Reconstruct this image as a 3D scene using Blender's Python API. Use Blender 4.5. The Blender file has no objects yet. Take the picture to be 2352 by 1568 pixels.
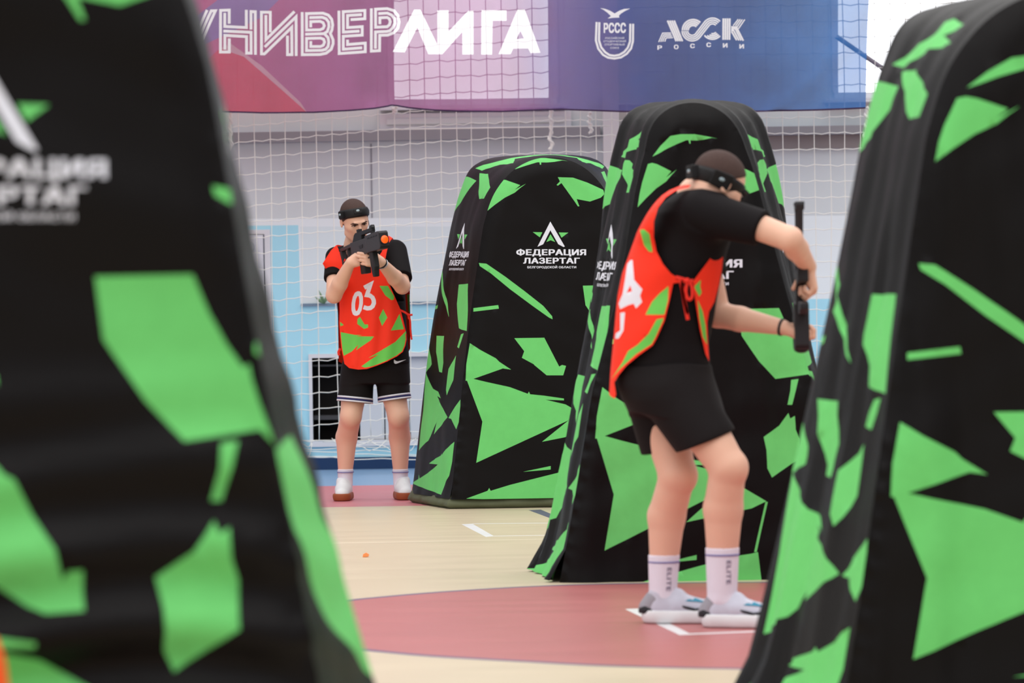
import bpy, bmesh, math, random
import numpy as np
from mathutils import Vector, Matrix, noise
from mathutils.geometry import delaunay_2d_cdt

# ------------------------------------------------------------------ camera
FPX, CX, Y0, HC = 8500.0, 1176.0, 692.0, 1.18      # focal length in pixels, principal point, eye height
ROLL = 0.0157
S = bpy.context.scene
COL = S.collection
cam_d = bpy.data.cameras.new('camera')
cam = bpy.data.objects.new('camera', cam_d); COL.objects.link(cam)
cam.location = (0, 0, HC)
cam.rotation_euler = (Matrix.Rotation(math.pi/2, 3, 'X') @ Matrix.Rotation(-ROLL, 3, 'Z')).to_euler()
cam_d.sensor_width = 36.0
cam_d.lens = FPX / 2352 * 36
cam_d.shift_y = -(784 - Y0) / 2352
cam_d.clip_end = 200
cam_d.dof.use_dof = True
cam_d.dof.focus_distance = 19.7
cam_d.dof.aperture_fstop = 3.8
cam_d.dof.aperture_blades = 0
S.camera = cam
# ------------------------------------------------------------------ world and lamps
w = bpy.data.worlds.new('world'); S.world = w; w.use_nodes = True
wn = w.node_tree.nodes; wl = w.node_tree.links
bg = wn['Background']
tc = wn.new('ShaderNodeTexCoord'); sep = wn.new('ShaderNodeSeparateXYZ'); wl.new(tc.outputs['Generated'], sep.inputs[0])
rmp = wn.new('ShaderNodeValToRGB'); 
mr_ = wn.new('ShaderNodeMath'); mr_.operation = 'MULTIPLY_ADD'; mr_.inputs[1].default_value = .5; mr_.inputs[2].default_value = .5
wl.new(sep.outputs['Z'], mr_.inputs[0]); wl.new(mr_.outputs[0], rmp.inputs[0])
els_ = rmp.color_ramp.elements
els_[0].position = .46; els_[0].color = (.16, .15, .15, 1)
els_[1].position = .98; els_[1].color = (1.02, 1.03, 1.05, 1)
for p_, c_ in ((.52, (.66, .67, .70, 1)), (.66, (.86, .87, .90, 1))):
    e_ = els_.new(p_); e_.color = c_
wl.new(rmp.outputs[0], bg.inputs[0]); bg.inputs[1].default_value = 0.68

def area(name, loc, rot, sx, sy, power, col):
    l = bpy.data.lights.new(name, 'AREA'); l.shape = 'RECTANGLE'; l.size = sx; l.size_y = sy
    l.energy = power; l.color = col
    o = bpy.data.objects.new(name, l); COL.objects.link(o); o.location = loc; o.rotation_euler = rot
    return o
area('hall_lamp_field', (1.0, 11.0, 8.5), (0, 0, 0), 13, 30, 2150, (1.0, 0.97, 0.94))
area('side_fill_light', (-9.0, 8.0, 4.5), (0, math.radians(-62), 0), 5, 16, 330, (0.93, 0.97, 1.0))  # fill added on the left, no window stands there
area('rear_fill_light', (0, -7.0, 4.0), (math.radians(80), 0, 0), 14, 5, 160, (0.96, 0.98, 1.0))  # unseen fill added behind the camera to lift the end wall
vs = S.view_settings
vs.view_transform = 'Standard'; vs.look = 'None'; vs.gamma = 1.0; vs.use_curve_mapping = False
vs.exposure = 0.0

# ------------------------------------------------------------------ helpers
CO, SI = math.cos(ROLL), math.sin(ROLL)
def lev(x, y):
    dx, dy = x - CX, y - Y0
    return dx*CO - dy*SI, dy*CO + dx*SI
def W(x, y, d):
    a, b = lev(x, y)
    return Vector((a*d/FPX, d, HC - b*d/FPX))
def G(x, y):
    a, b = lev(x, y); d = FPX*HC/b
    return Vector((a*d/FPX, d, 0))
def XZ(x, y, d):
    v = W(x, y, d); return (v.x, v.z)
def zoomer(x0, y0, sc):
    return lambda pts: [(x0 + p[0]/sc, y0 + p[1]/sc) for p in pts]

def srgb(r, g, b):
    f = lambda c: (c/255)/12.92 if c/255 <= 0.04045 else (((c/255)+0.055)/1.055)**2.4
    return (f(r), f(g), f(b), 1.0)

MATS = {}
def mat(name, col, rough=0.6, spec=0.3, noise_amt=0.0, noise_scale=8.0, bump=0.0, bump_scale=200.0, metal=0.0, sheen=0.0, sss=0.0, emit=None):
    if name in MATS: return MATS[name]
    m = bpy.data.materials.new(name); m.use_nodes = True
    nt = m.node_tree; b = nt.nodes['Principled BSDF']
    if len(col) == 3: col = (*col, 1)
    b.inputs['Base Color'].default_value = col
    b.inputs['Roughness'].default_value = rough
    b.inputs['Specular IOR Level'].default_value = spec
    b.inputs['Metallic'].default_value = metal
    if sheen: b.inputs['Sheen Weight'].default_value = sheen
    if sss:
        b.inputs['Subsurface Weight'].default_value = sss
        b.inputs['Subsurface Radius'].default_value = (0.012, 0.005, 0.003)
        b.inputs['Subsurface Scale'].default_value = 1.0
    co = nt.nodes.new('ShaderNodeTexCoord')
    if noise_amt:
        n = nt.nodes.new('ShaderNodeTexNoise'); n.inputs['Scale'].default_value = noise_scale; n.inputs['Detail'].default_value = 5
        nt.links.new(co.outputs['Object'], n.inputs['Vector'])
        mx = nt.nodes.new('ShaderNodeMix'); mx.data_type = 'RGBA'
        lo = tuple(c*(1-noise_amt) for c in col[:3]) + (1,); hi = tuple(min(1, c*(1+noise_amt)) for c in col[:3]) + (1,)
        mx.inputs['A'].default_value = lo; mx.inputs['B'].default_value = hi
        nt.links.new(n.outputs['Fac'], mx.inputs['Factor']); nt.links.new(mx.outputs['Result'], b.inputs['Base Color'])
    if bump:
        n2 = nt.nodes.new('ShaderNodeTexNoise'); n2.inputs['Scale'].default_value = bump_scale; n2.inputs['Detail'].default_value = 3
        nt.links.new(co.outputs['Object'], n2.inputs['Vector'])
        bp = nt.nodes.new('ShaderNodeBump'); bp.inputs['Strength'].default_value = bump; bp.inputs['Distance'].default_value = 0.01
        nt.links.new(n2.outputs['Fac'], bp.inputs['Height']); nt.links.new(bp.outputs['Normal'], b.inputs['Normal'])
    if emit:
        b.inputs['Emission Color'].default_value = (*emit[:3], 1); b.inputs['Emission Strength'].default_value = emit[3]
    MATS[name] = m
    return m

def mesh_obj(name, verts, faces, mats, parent=None, idx=None, smooth=True):
    me = bpy.data.meshes.new(name)
    me.from_pydata([tuple(v) for v in verts], [], [tuple(f) for f in faces])
    if not isinstance(mats, (list, tuple)): mats = [mats]
    for m in mats: me.materials.append(m)
    if idx is not None: me.polygons.foreach_set('material_index', list(idx))
    me.polygons.foreach_set('use_smooth', [bool(smooth)]*len(me.polygons))
    me.update()
    o = bpy.data.objects.new(name, me); COL.objects.link(o)
    if parent is not None:
        o.parent = parent; o.matrix_parent_inverse = Matrix.Translation(-parent.location)
    return o

def bm_obj(name, bm, mats, parent=None, smooth=False):
    bm.normal_update()
    me = bpy.data.meshes.new(name); bm.to_mesh(me); bm.free()
    if not isinstance(mats, (list, tuple)): mats = [mats]
    for m in mats: me.materials.append(m)
    me.polygons.foreach_set('use_smooth', [bool(smooth)]*len(me.polygons))
    o = bpy.data.objects.new(name, me); COL.objects.link(o)
    if parent is not None:
        o.parent = parent; o.matrix_parent_inverse = Matrix.Translation(-parent.location)
    return o

def thing(name, loc, label, cat, group=None):
    o = bpy.data.objects.new(name, None); COL.objects.link(o); o.location = loc
    o.empty_display_size = 0.1
    o['label'] = label; o['category'] = cat
    if group: o['group'] = group
    return o
def tag(o, label, cat, group=None, kind=None):
    o['label'] = label; o['category'] = cat
    if group: o['group'] = group
    if kind: o['kind'] = kind
    return o
def struct(o, label=None, cat=None):
    o['kind'] = 'structure'
    if label: o['label'] = label
    if cat: o['category'] = cat
    return o

def add_box(bm, lo, hi, M=None, mi=0):
    vs_ = [Vector((x, y, z)) for x in (lo[0], hi[0]) for y in (lo[1], hi[1]) for z in (lo[2], hi[2])]
    if M is not None: vs_ = [M @ v for v in vs_]
    v = [bm.verts.new(p) for p in vs_]
    for f in ((0,1,3,2),(4,6,7,5),(0,4,5,1),(2,3,7,6),(0,2,6,4),(1,5,7,3)):
        fc = bm.faces.new([v[i] for i in f]); fc.material_index = mi
def bevel(bm, w_, seg=2, ang=0.6):
    bm.normal_update()
    e = [e for e in bm.edges if len(e.link_faces) == 2 and e.calc_face_angle(0) > ang]
    if e: bmesh.ops.bevel(bm, geom=e, offset=w_, segments=seg, profile=0.7, affect='EDGES', clamp_overlap=True)
def box_obj(name, lo, hi, m, parent=None, bev=0.0, M=None):
    bm = bmesh.new(); add_box(bm, lo, hi, M)
    bmesh.ops.recalc_face_normals(bm, faces=bm.faces)
    if bev: bevel(bm, bev)
    return bm_obj(name, bm, m, parent)

def add_tube(V, F, pts, r, n=6, closed=False, caps=True, up=None):
    """append a tube along pts (list of Vector) with radius r (number or list) to lists V, F"""
    k = len(pts); base = len(V)
    prev = None
    for i, p in enumerate(pts):
        a = pts[i-1] if (i > 0 or closed) else pts[i]
        b = pts[(i+1) % k] if (i < k-1 or closed) else pts[i]
        t = (b - a)
        t = t.normalized() if t.length > 1e-9 else Vector((0, 0, 1))
        if prev is None:
            u = up if up is not None else (Vector((0, 0, 1)) if abs(t.z) < 0.9 else Vector((1, 0, 0)))
            prev = (u - t*u.dot(t)).normalized()
        else:
            prev = (prev - t*prev.dot(t))
            prev = prev.normalized() if prev.length > 1e-6 else t.orthogonal().normalized()
        q = t.cross(prev)
        rr = r[i] if isinstance(r, (list, tuple)) else r
        for j in range(n):
            an = 2*math.pi*j/n
            V.append(p + prev*(rr*math.cos(an)) + q*(rr*math.sin(an)))
    segs = k if closed else k-1
    for i in range(segs):
        for j in range(n):
            a = base + i*n + j; b = base + i*n + (j+1) % n
            c = base + ((i+1) % k)*n + (j+1) % n; d = base + ((i+1) % k)*n + j
            F.append((a, b, c, d))
    if caps and not closed:
        F.append(tuple(base + j for j in range(n))[::-1]); F.append(tuple(base + (k-1)*n + j for j in range(n)))
def tube_obj(name, pts, r, m, parent=None, n=8, closed=False):
    V, F = [], []; add_tube(V, F, [Vector(p) for p in pts], r, n, closed)
    return mesh_obj(name, V, F, m, parent)

def extrude_poly(bm, pts2, y0, y1, M=None, mi=0):
    """prism: polygon in local x,z extruded along local y"""
    a = [Vector((p[0], y0, p[1])) for p in pts2]; b = [Vector((p[0], y1, p[1])) for p in pts2]
    if M is not None: a = [M @ v for v in a]; b = [M @ v for v in b]
    va = [bm.verts.new(v) for v in a]; vb = [bm.verts.new(v) for v in b]; n = len(va)
    fs = [bm.faces.new(va), bm.faces.new(vb[::-1])]
    for i in range(n): fs.append(bm.faces.new((va[i], vb[i], vb[(i+1) % n], va[(i+1) % n])))
    for f in fs: f.material_index = mi

# stroke of constant width along a 2-D polyline, with mitred corners -> quads
def stroke(pts, wd, closed=False):
    n = len(pts); P = [Vector((p[0], p[1])) for p in pts]; L, R = [], []
    for i in range(n):
        d0 = (P[i] - P[i-1]).normalized() if (i > 0 or closed) else None
        d1 = (P[(i+1) % n] - P[i]).normalized() if (i < n-1 or closed) else None
        if d0 is None: d0 = d1
        if d1 is None: d1 = d0
        n0 = Vector((-d0.y, d0.x)); n1 = Vector((-d1.y, d1.x))
        m = n0 + n1
        m = m.normalized() if m.length > 1e-6 else n0
        k = 1/max(0.35, m.dot(n0))
        L.append(P[i] + m*(wd/2*k)); R.append(P[i] - m*(wd/2*k))
    out = []
    for i in range(n if closed else n-1):
        j = (i+1) % n
        out.append([tuple(L[i]), tuple(L[j]), tuple(R[j]), tuple(R[i])])
    return out

# lettering: outline polygons of a word from the built-in font, stretched to fill a box
_TXT = {}
def _area(p): return sum(p[i-1][0]*p[i][1] - p[i][0]*p[i-1][1] for i in range(len(p)))/2
def _in(pt, poly):
    r = False
    for i in range(len(poly)):
        (x0, y0), (x1, y1) = poly[i-1], poly[i]
        if (y0 > pt[1]) != (y1 > pt[1]) and pt[0] < (x1-x0)*(pt[1]-y0)/(y1-y0) + x0: r = not r
    return r
def glyph_loops(body, fat, res=3):
    key = (body, fat)
    if key in _TXT: return _TXT[key]
    c = bpy.data.curves.new('lettering', 'FONT'); c.body = body; c.size = 1.0; c.space_character = 1.0 + fat*1.6
    o = bpy.data.objects.new('lettering', c); COL.objects.link(o)
    dg = bpy.context.evaluated_depsgraph_get(); dg.update()
    ob = o.evaluated_get(dg); k = ob.to_curve(dg)
    loops = []
    for s in k.splines:
        bp = s.bezier_points; pts = []
        for i in range(len(bp)):
            p, q = bp[i], bp[(i+1) % len(bp)]
            p0, p1, p2, p3 = p.co.xy, p.handle_right.xy, q.handle_left.xy, q.co.xy
            L = (p3-p0)
            straight = L.length < 1e-6 or max(abs(L.x*(p1-p0).y - L.y*(p1-p0).x), abs(L.x*(p2-p0).y - L.y*(p2-p0).x))/max(L.length, 1e-6) < .004
            for t in ([0] if straight else [j/res for j in range(res)]):
                v = p0*(1-t)**3 + p1*(3*t*(1-t)**2) + p2*(3*t*t*(1-t)) + p3*t**3
                if not pts or (v - Vector(pts[-1])).length > 1e-4: pts.append((v.x, v.y))
        if len(pts) > 2: loops.append(pts)
    ob.to_curve_clear(); bpy.data.objects.remove(o); bpy.data.curves.remove(c)
    sgn = math.copysign(1, _area(max(loops, key=lambda p: abs(_area(p)))))
    outer = [[p] for p in loops if _area(p)*sgn > 0]
    for h in (p for p in loops if _area(p)*sgn < 0):
        for g in outer:
            if _in(h[0], g[0]): g.append(h); break
    polys = []
    for g in outer:
        p = list(g[0])
        for h in g[1:]: p += [g[0][0]] + h + [h[0]]          # keyhole path to the counter and back
        if len(g) > 1: p += [g[0][0]]
        polys.append(p)
    _TXT[key] = polys
    return polys
def text_polys(body, x0, x1, ybase, ytop, bold=0.02):
    fat = bold if bold > .025 else 0.0
    polys = glyph_loops(body, fat)
    xs = [v[0] for p in polys for v in p]; a, b = min(xs)-fat, max(xs)+fat
    sx = (x1 - x0)/(b - a); sy = (ytop - ybase)/(.73 + fat)
    out = []
    for ox, oy in (((-1, -.5), (1, -.5), (-1, .5), (1, .5)) if fat else ((0, 0),)):
        for p in polys: out.append([(x0 + (v[0]-a+ox*fat)*sx, ybase + (v[1]+fat/2+oy*fat)*sy) for v in p])
    return out

def subdiv_loop(pts, step):
    out = []
    for i in range(len(pts)):
        a = pts[i]; b = pts[(i+1) % len(pts)]
        n = max(1, int(math.hypot(b[0]-a[0], b[1]-a[1])/step))
        for k in range(n): out.append((a[0]+(b[0]-a[0])*k/n, a[1]+(b[1]-a[1])*k/n))
    return out

def sheet(outline, polys, step, seed=1):
    """constrained triangulation of an outline with coloured regions. polys = [(points, material index)], later ones win;
    -1 cuts a hole. returns verts2d, tris, material ids"""
    rnd = random.Random(seed)
    V, E = [], []
    def add(loop):
        s = len(V); V.extend(loop); n = len(loop)
        E.extend((s+i, s+(i+1) % n) for i in range(n))
    outl = subdiv_loop(outline, step)
    add(outl)
    for p, mi in polys: add(subdiv_loop(p, step))
    xs = [p[0] for p in outline]; ys = [p[1] for p in outline]
    y = min(ys) + step*0.5; row = 0
    while y < max(ys):
        x = min(xs) + step*(0.5 + 0.5*(row % 2))
        while x < max(xs):
            V.append((x + rnd.uniform(-.12, .12)*step, y + rnd.uniform(-.12, .12)*step)); x += step
        y += step*0.87; row += 1
    r = delaunay_2d_cdt([Vector(v) for v in V], E, [], 0, 1e-6, False)
    rv = np.array([(v.x, v.y) for v in r[0]]); rf = np.array([tuple(f) for f in r[2]])
    c = rv[rf].mean(axis=1)
    def inside(poly):
        P = np.array(poly); lo = P.min(0); hi = P.max(0)
        k = np.nonzero((c[:, 0] >= lo[0]) & (c[:, 0] <= hi[0]) & (c[:, 1] >= lo[1]) & (c[:, 1] <= hi[1]))[0]
        if not len(k): return k
        px, py = c[k, 0], c[k, 1]; wn_ = np.zeros(len(k), int)
        for i in range(len(P)):
            x0, y0 = P[i-1]; x1, y1 = P[i]
            if y0 == y1: continue
            wn_ += np.where(((y0 > py) != (y1 > py)) & (px < (x1-x0)*(py-y0)/(y1-y0) + x0), 1 if y1 > y0 else -1, 0)
        return k[wn_ != 0]
    ids = np.full(len(c), -1)
    ids[inside(outl)] = 0
    base = ids == 0
    for p, mi in polys: ids[inside(p)] = mi
    keep = base & (ids >= 0)
    tris = rf[keep]; ids = ids[keep]
    used, inv = np.unique(tris, return_inverse=True)
    return [tuple(rv[u]) for u in used], [tuple(int(i) for i in t) for t in inv.reshape(-1, 3)], [int(i) for i in ids]

def smooth_curve(pts, n):
    """dense Catmull-Rom resampling, index-parametrised"""
    P = [Vector(p) for p in pts]; out = []
    for q in range(n+1):
        t = q/n*(len(P)-1); i = min(int(t), len(P)-2); u = t - i
        p0 = P[i-1] if i > 0 else P[0]*2 - P[1]; p1 = P[i]; p2 = P[i+1]
        p3 = P[i+2] if i+2 < len(P) else P[-1]*2 - P[-2]
        out.append(0.5*((2*p1) + (p2-p0)*u + (2*p0-5*p1+4*p2-p3)*u*u + (3*p1-p0-3*p2+p3)*u**3))
    return out
# ================================================================== the hall
DW = 26.45     # back wall distance
def wp(pts): return [XZ(x, y, DW) for x, y in pts]
M_grey = mat('wall_panel_grey', srgb(220, 225, 226), 0.55, 0.3, 0.04, 1.5)
M_pale = mat('wall_paint_pale', srgb(240, 246, 248), 0.5, 0.3, 0.04, 2.0)
M_pale2 = mat('wall_paint_pale_grey', srgb(228, 238, 241), 0.5, 0.3, 0.05, 2.0)
M_blue = mat('wall_paint_blue', srgb(178, 232, 248), 0.5, 0.3, 0.05, 2.5)
M_cream_wall = mat('wall_beige', srgb(200, 195, 192), 0.6, 0.2, 0.04, 2)
M_white = mat('white_trim', srgb(226, 226, 230), 0.45, 0.35)
M_navy = mat('navy_skirting', srgb(28, 58, 98), 0.45, 0.3, 0.1, 6)
M_black_in = mat('dark_interior', srgb(26, 24, 24), 0.7, 0.2, 0.3, 3)
M_steel = mat('grey_steel', srgb(150, 148, 152), 0.5, 0.4, 0.05, 4)
M_brown = mat('brown_grey_band', srgb(150, 140, 138), 0.6, 0.3, 0.08, 3)
M_rope = mat('white_cord', srgb(240, 238, 230), 0.75, 0.2)
M_groove = mat('dark_groove', srgb(95, 98, 108), 0.7, 0.2)

wall_out = [(-9, -0.02), (9, -0.02), (9, 6.5), (-9, 6.5)]
win1 = wp([(905, 228), (1260, 227), (1260, -420), (905, -420)])
win2 = wp([(1925, 213), (2560, 203), (2560, -420), (1925, -420)])
niche = wp([(716, 822), (1000, 818), (1000, 1012), (716, 1013)])
zpal = XZ(640, 502, DW)[1]
wall_polys = [
    (wp([(-1400, 512), (640, 502), (1900, 495), (3300, 488), (3300, 700), (-1400, 700)]), 1),
    (wp([(690, 520), (1180, 520), (1180, 700), (693, 702)]), 4),
    (wp([(-1400, 730), (545, 711), (700, 703), (1900, 686), (3300, 660), (3300, 1090), (-1400, 1110)]), 2),
    (wp([(430, 520), (685, 517), (690, 702), (690, 800), (430, 800)]), 2),
    (wp([(1415, 240), (1700, 240), (1700, 480), (1415, 480)]), 3),
    (niche, -1), (win1, -1), (win2, -1)]
v2, t2, m2 = sheet(wall_out, wall_polys, 1.5)
wb = mesh_obj('wall_back', [(x, DW, z) for x, z in v2], t2, [M_grey, M_pale, M_blue, M_cream_wall, M_pale2], idx=m2, smooth=False)
struct(wb, 'grey panelled hall end wall with pale and light blue painted lower part', 'wall')

# vertical panel seams, proud by a hair
V, F = [], []
for px in (852,):
    a = W(px, 330, DW-0.004); b = W(px+2.5, 500, DW-0.004)
    bm_w = 0.006
    s0 = len(V); V += [a+Vector((-bm_w,0,0)), a+Vector((bm_w,0,0)), b+Vector((bm_w,0,0)), b+Vector((-bm_w,0,0)),
                       a+Vector((-bm_w,.003,0)), a+Vector((bm_w,.003,0)), b+Vector((bm_w,.003,0)), b+Vector((-bm_w,.003,0))]
    F += [tuple(s0+i for i in f) for f in ((3,2,1,0),(0,1,5,4),(1,2,6,5),(2,3,7,6),(3,0,4,7))]
struct(mesh_obj('trim_6', V, F, mat('panel_seam', srgb(160, 160, 166), 0.6), smooth=False), 'thin vertical seams of the grey wall panels', 'trim')

def wall_bar(name, pts_top, pts_bot, thick, m, label, proud=0.0):
    """horizontal or vertical bar on the wall between an upper and a lower pixel edge"""
    a, b = [W(*p, DW) for p in pts_top]; c, d = [W(*p, DW) for p in pts_bot]
    x0, x1 = (a.x+c.x)/2, (b.x+d.x)/2; z1, z0 = (a.z+b.z)/2, (c.z+d.z)/2
    o = box_obj(name, (x0, DW-thick-proud, z0), (x1, DW-proud+0.001, z1), m, bev=0.004)
    return struct(o, label, 'trim')
wall_bar('trim_1', ((-600, 325), (1378, 291)), ((-600, 352), (1378, 313)), 0.12, M_steel, 'long grey steel rail along the wall left of the white column')
wall_bar('trim_2', ((1415, 291), (2900, 281)), ((1415, 312), (2900, 300)), 0.12, M_steel, 'grey steel rail along the wall right of the white column')
wall_bar('trim_3', ((1415, 312), (2900, 300)), ((1415, 343), (2900, 331)), 0.05, M_brown, 'brownish band below the grey rail at the right')
wall_bar('trim_4', ((1380, -420), (1417, -420)), ((1380, 505), (1417, 505)), 0.15, mat('white_column', srgb(224, 220, 220), 0.5, 0.3), 'white steel column rising behind the barriers')
# base board
bb = box_obj('baseboard_back', (-9, DW-0.03, 0), (9, DW+0.001, 0.085), M_navy, bev=0.004); struct(bb, 'navy skirting along the foot of the blue wall', 'baseboard')

# windows: frame + bright pane + sill
M_pane = mat('daylight_pane', (0.9, 0.92, 0.95), 0.2, 0.3, emit=(0.95, 0.98, 1.0, 1.55))
def window(n, q, label):
    xs = [p[0] for p in q]; zs = [p[1] for p in q]
    x0, x1, z0, z1 = min(xs), max(xs), (q[0][1]+q[1][1])/2, max(zs)
    root = thing('window_%d' % n, ((x0+x1)/2, DW, z0), label, 'window'); root['kind'] = 'structure'
    mesh_obj('pane', [(x0, DW+0.05, z0-.05), (x1, DW+0.05, z0-.05), (x1, DW+0.05, z1), (x0, DW+0.05, z1)], [(0, 1, 2, 3)], M_pane, root, smooth=False)
    fr = bmesh.new()
    add_box(fr, (x0-.03, DW-.02, z0-.04), (x1+.03, DW+.06, z0)); add_box(fr, (x0-.04, DW-.02, z0), (x0, DW+.06, z1)); add_box(fr, (x1, DW-.02, z0), (x1+.04, DW+.06, z1))
    bm_obj('frame', fr, M_white, root)
    box_obj('sill', (x0-.1, DW-.10, z0-.075), (x1+.1, DW, z0-.045), M_white, root, bev=0.004)
    return root, x0, x1, z0, z1
w1, *_ = window(1, win1, 'bright window behind the pink middle of the banner')
w2, wx0, wx1, wz0, wz1 = window(2, win2, 'bright overexposed window at the upper right')
mx = W(2300, 5, DW).x
box_obj('mullion', (mx-.03, DW-.02, wz0), (mx+.03, DW+.04, wz1), M_white, w2, bev=.003)
# sill boxes under window 1 (vent flap casing)
a = W(872, 262, DW); b = W(1312, 285, DW)
vr = thing('vent_flap', (a.x, DW, b.z), 'white window vent casing above the grey rail, left of the white column', 'vent')
box_obj('casing', (a.x, DW-.05, b.z-.02), (b.x, DW, a.z), M_white, vr, bev=.006)
box_obj('flap', (a.x+.05, DW-.062, b.z+.012), (b.x-.05, DW-.049, (a.z+b.z)/2+.01), M_grey, vr, bev=.004)
# brace rod in front of window 2
p0, p1 = W(1921, 84, DW-.25), W(2110, 213, DW-.25)
rod = tube_obj('brace_rod', [p0, p1 + (p1-p0)*0.6], 0.017, mat('rod_grey', srgb(120, 112, 125), .5, .4), w2)

# door on the left
dr = thing('door_1', W(560, 1060, DW), 'white metal door with round lock behind the left barrier', 'door'); dr['kind'] = 'structure'
q = [W(430, 531, DW), W(621, 527, DW)]
dx0, dx1, dz1 = q[0].x, q[1].x, q[1].z
box_obj('frame', (dx0, DW-.03, .0), (dx1, DW, dz1), M_white, dr, bev=.004)
gx = W(606, 600, DW).x; gz = W(580, 540, DW).z
box_obj('leaf', (dx0+.04, DW-.045, .02), (gx, DW-.028, gz), mat('door_white', srgb(220, 220, 226), .4, .35), dr, bev=.003)
V, F = [], []
add_tube(V, F, [Vector((gx+.004, DW-.034, .02)), Vector((gx+.004, DW-.034, gz+.004)), Vector((dx0+.04, DW-.034, gz+.004))], .004, 4)
mesh_obj('groove', V, F, M_groove, dr, smooth=False)
lc = W(572, 567, DW-.05)
bm = bmesh.new(); bmesh.ops.create_cone(bm, cap_ends=True, segments=28, radius1=.038, radius2=.032, depth=.018, matrix=Matrix.Translation(lc) @ Matrix.Rotation(math.pi/2, 4, 'X'))
bm_obj('lock', bm, mat('lock_plate', srgb(196, 198, 204), .3, .5, metal=.3), dr, smooth=False)

# ledge between pale and blue
V = W(692, 700, DW); U = W(1180, 694, DW)
struct(box_obj('trim_5', (V.x, DW-.03, (V.z+U.z)/2-.004), (U.x, DW, (V.z+U.z)/2+.012), mat('ledge_blue_grey', srgb(120, 140, 160), .6)), 'narrow ledge between the pale and blue wall paint', 'trim')
# plant sprig behind the standing player's elbow
pl = thing('plant_sprig', W(745, 698, DW-.03), 'small green leafy sprig on the wall ledge by the standing player\'s elbow', 'plant')
ml = mat('leaf_green', srgb(120, 150, 110), .5, .3, .2, 20)
for k, (ax, ln) in enumerate(((-.9, .09), (-.35, .11), (.3, .08))):
    base = W(745, 698, DW-.05); d = Vector((math.sin(ax), -.2, math.cos(ax))).normalized(); s = d.cross(Vector((0, 1, 0))).normalized()
    pts = [base, base+d*ln*.4+s*.012, base+d*ln, base+d*ln*.4-s*.012]
    nrm = Vector((0, -.004, 0))
    mesh_obj('leaf', pts + [p-nrm for p in pts], [(0,1,2,3),(7,6,5,4),(0,4,5,1),(1,5,6,2),(2,6,7,3),(3,7,4,0)], ml, pl)

# low white-framed niche with sliding doors
nx0, nz1 = XZ(709, 813, DW); nx1 = W(1010, 813, DW).x; nz0 = W(709, 1026, DW).z
nr = thing('wall_cabinet', (nx0, DW, nz0), 'low white framed wall hatch, left half open and black, behind the standing player', 'cabinet')
ix0 = W(718, 900, DW).x; iz1 = W(718, 822, DW).z; iz0 = W(718, 1012, DW).z; ix1 = W(1000, 900, DW).x
bm = bmesh.new()
add_box(bm, (nx0, DW-.03, nz0), (ix0, DW+.02, nz1)); add_box(bm, (ix1, DW-.03, nz0), (nx1, DW+.02, nz1))
add_box(bm, (ix0, DW-.03, iz1), (ix1, DW+.02, nz1)); add_box(bm, (ix0, DW-.03, nz0), (ix1, DW+.02, iz0))
bm_obj('frame', bm, M_white, nr)
bm = bmesh.new()
add_box(bm, (ix0, DW+.30, iz0), (ix1, DW+.32, iz1)); add_box(bm, (ix0-.02, DW+.0, iz0-.02), (ix0, DW+.31, iz1)); add_box(bm, (ix1, DW+.0, iz0), (ix1+.02, DW+.31, iz1))
add_box(bm, (ix0, DW+.0, iz1), (ix1, DW+.31, iz1+.02)); add_box(bm, (ix0, DW+.0, iz0-.02), (ix1, DW+.31, iz0))
bm_obj('back_box', bm, M_black_in, nr)
sx = W(826, 900, DW).x
M_slide = mat('sliding_door_white', srgb(214, 218, 224), .45, .3)
for k in range(3):
    a = sx + k*(ix1-sx)/3; b = sx + (k+1)*(ix1-sx)/3 - .008
    box_obj('sliding_panel', (a, DW+.02, iz0), (b, DW+.035, iz1-(.0 if k else .0)), M_slide, nr, bev=.003)
ax = [W(718, 942, DW).z, W(718, 955, DW).z]
box_obj('shelf', (ix0, DW+.06, ax[1]-.03), (sx, DW+.28, ax[1]), mat('shelf_grey', srgb(70, 70, 72), .6), nr)
box_obj('shelf', (ix0, DW+.06, W(718, 842, DW).z), (sx, DW+.28, W(718, 838, DW).z), MATS['shelf_grey'], nr)

# ------------------------------------------------------------------ floor
def floor_mat(name, col, rough=.38):
    m = bpy.data.materials.new(name); m.use_nodes = True; nt = m.node_tree; b = nt.nodes['Principled BSDF']
    co = nt.nodes.new('ShaderNodeTexCoord'); mp = nt.nodes.new('ShaderNodeMapping'); mp.inputs['Scale'].default_value = (1.2, 5.0, 1)
    nt.links.new(co.outputs['Object'], mp.inputs['Vector'])
    n = nt.nodes.new('ShaderNodeTexNoise'); n.inputs['Scale'].default_value = 1.4; n.inputs['Detail'].default_value = 6
    nt.links.new(mp.outputs[0], n.inputs['Vector'])
    mx = nt.nodes.new('ShaderNodeMix'); mx.data_type = 'RGBA'
    mx.inputs['A'].default_value = tuple(c*.90 for c in col[:3]) + (1,); mx.inputs['B'].default_value = tuple(min(1, c*1.08) for c in col[:3]) + (1,)
    nt.links.new(n.outputs['Fac'], mx.inputs['Factor']); nt.links.new(mx.outputs['Result'], b.inputs['Base Color'])
    b.inputs['Roughness'].default_value = rough; b.inputs['Specular IOR Level'].default_value = .3
    mr = nt.nodes.new('ShaderNodeMapRange'); mr.inputs['To Min'].default_value = rough-.06; mr.inputs['To Max'].default_value = rough+.1
    nt.links.new(n.outputs['Fac'], mr.inputs['Value']); nt.links.new(mr.outputs[0], b.inputs['Roughness'])
    return m
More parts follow.
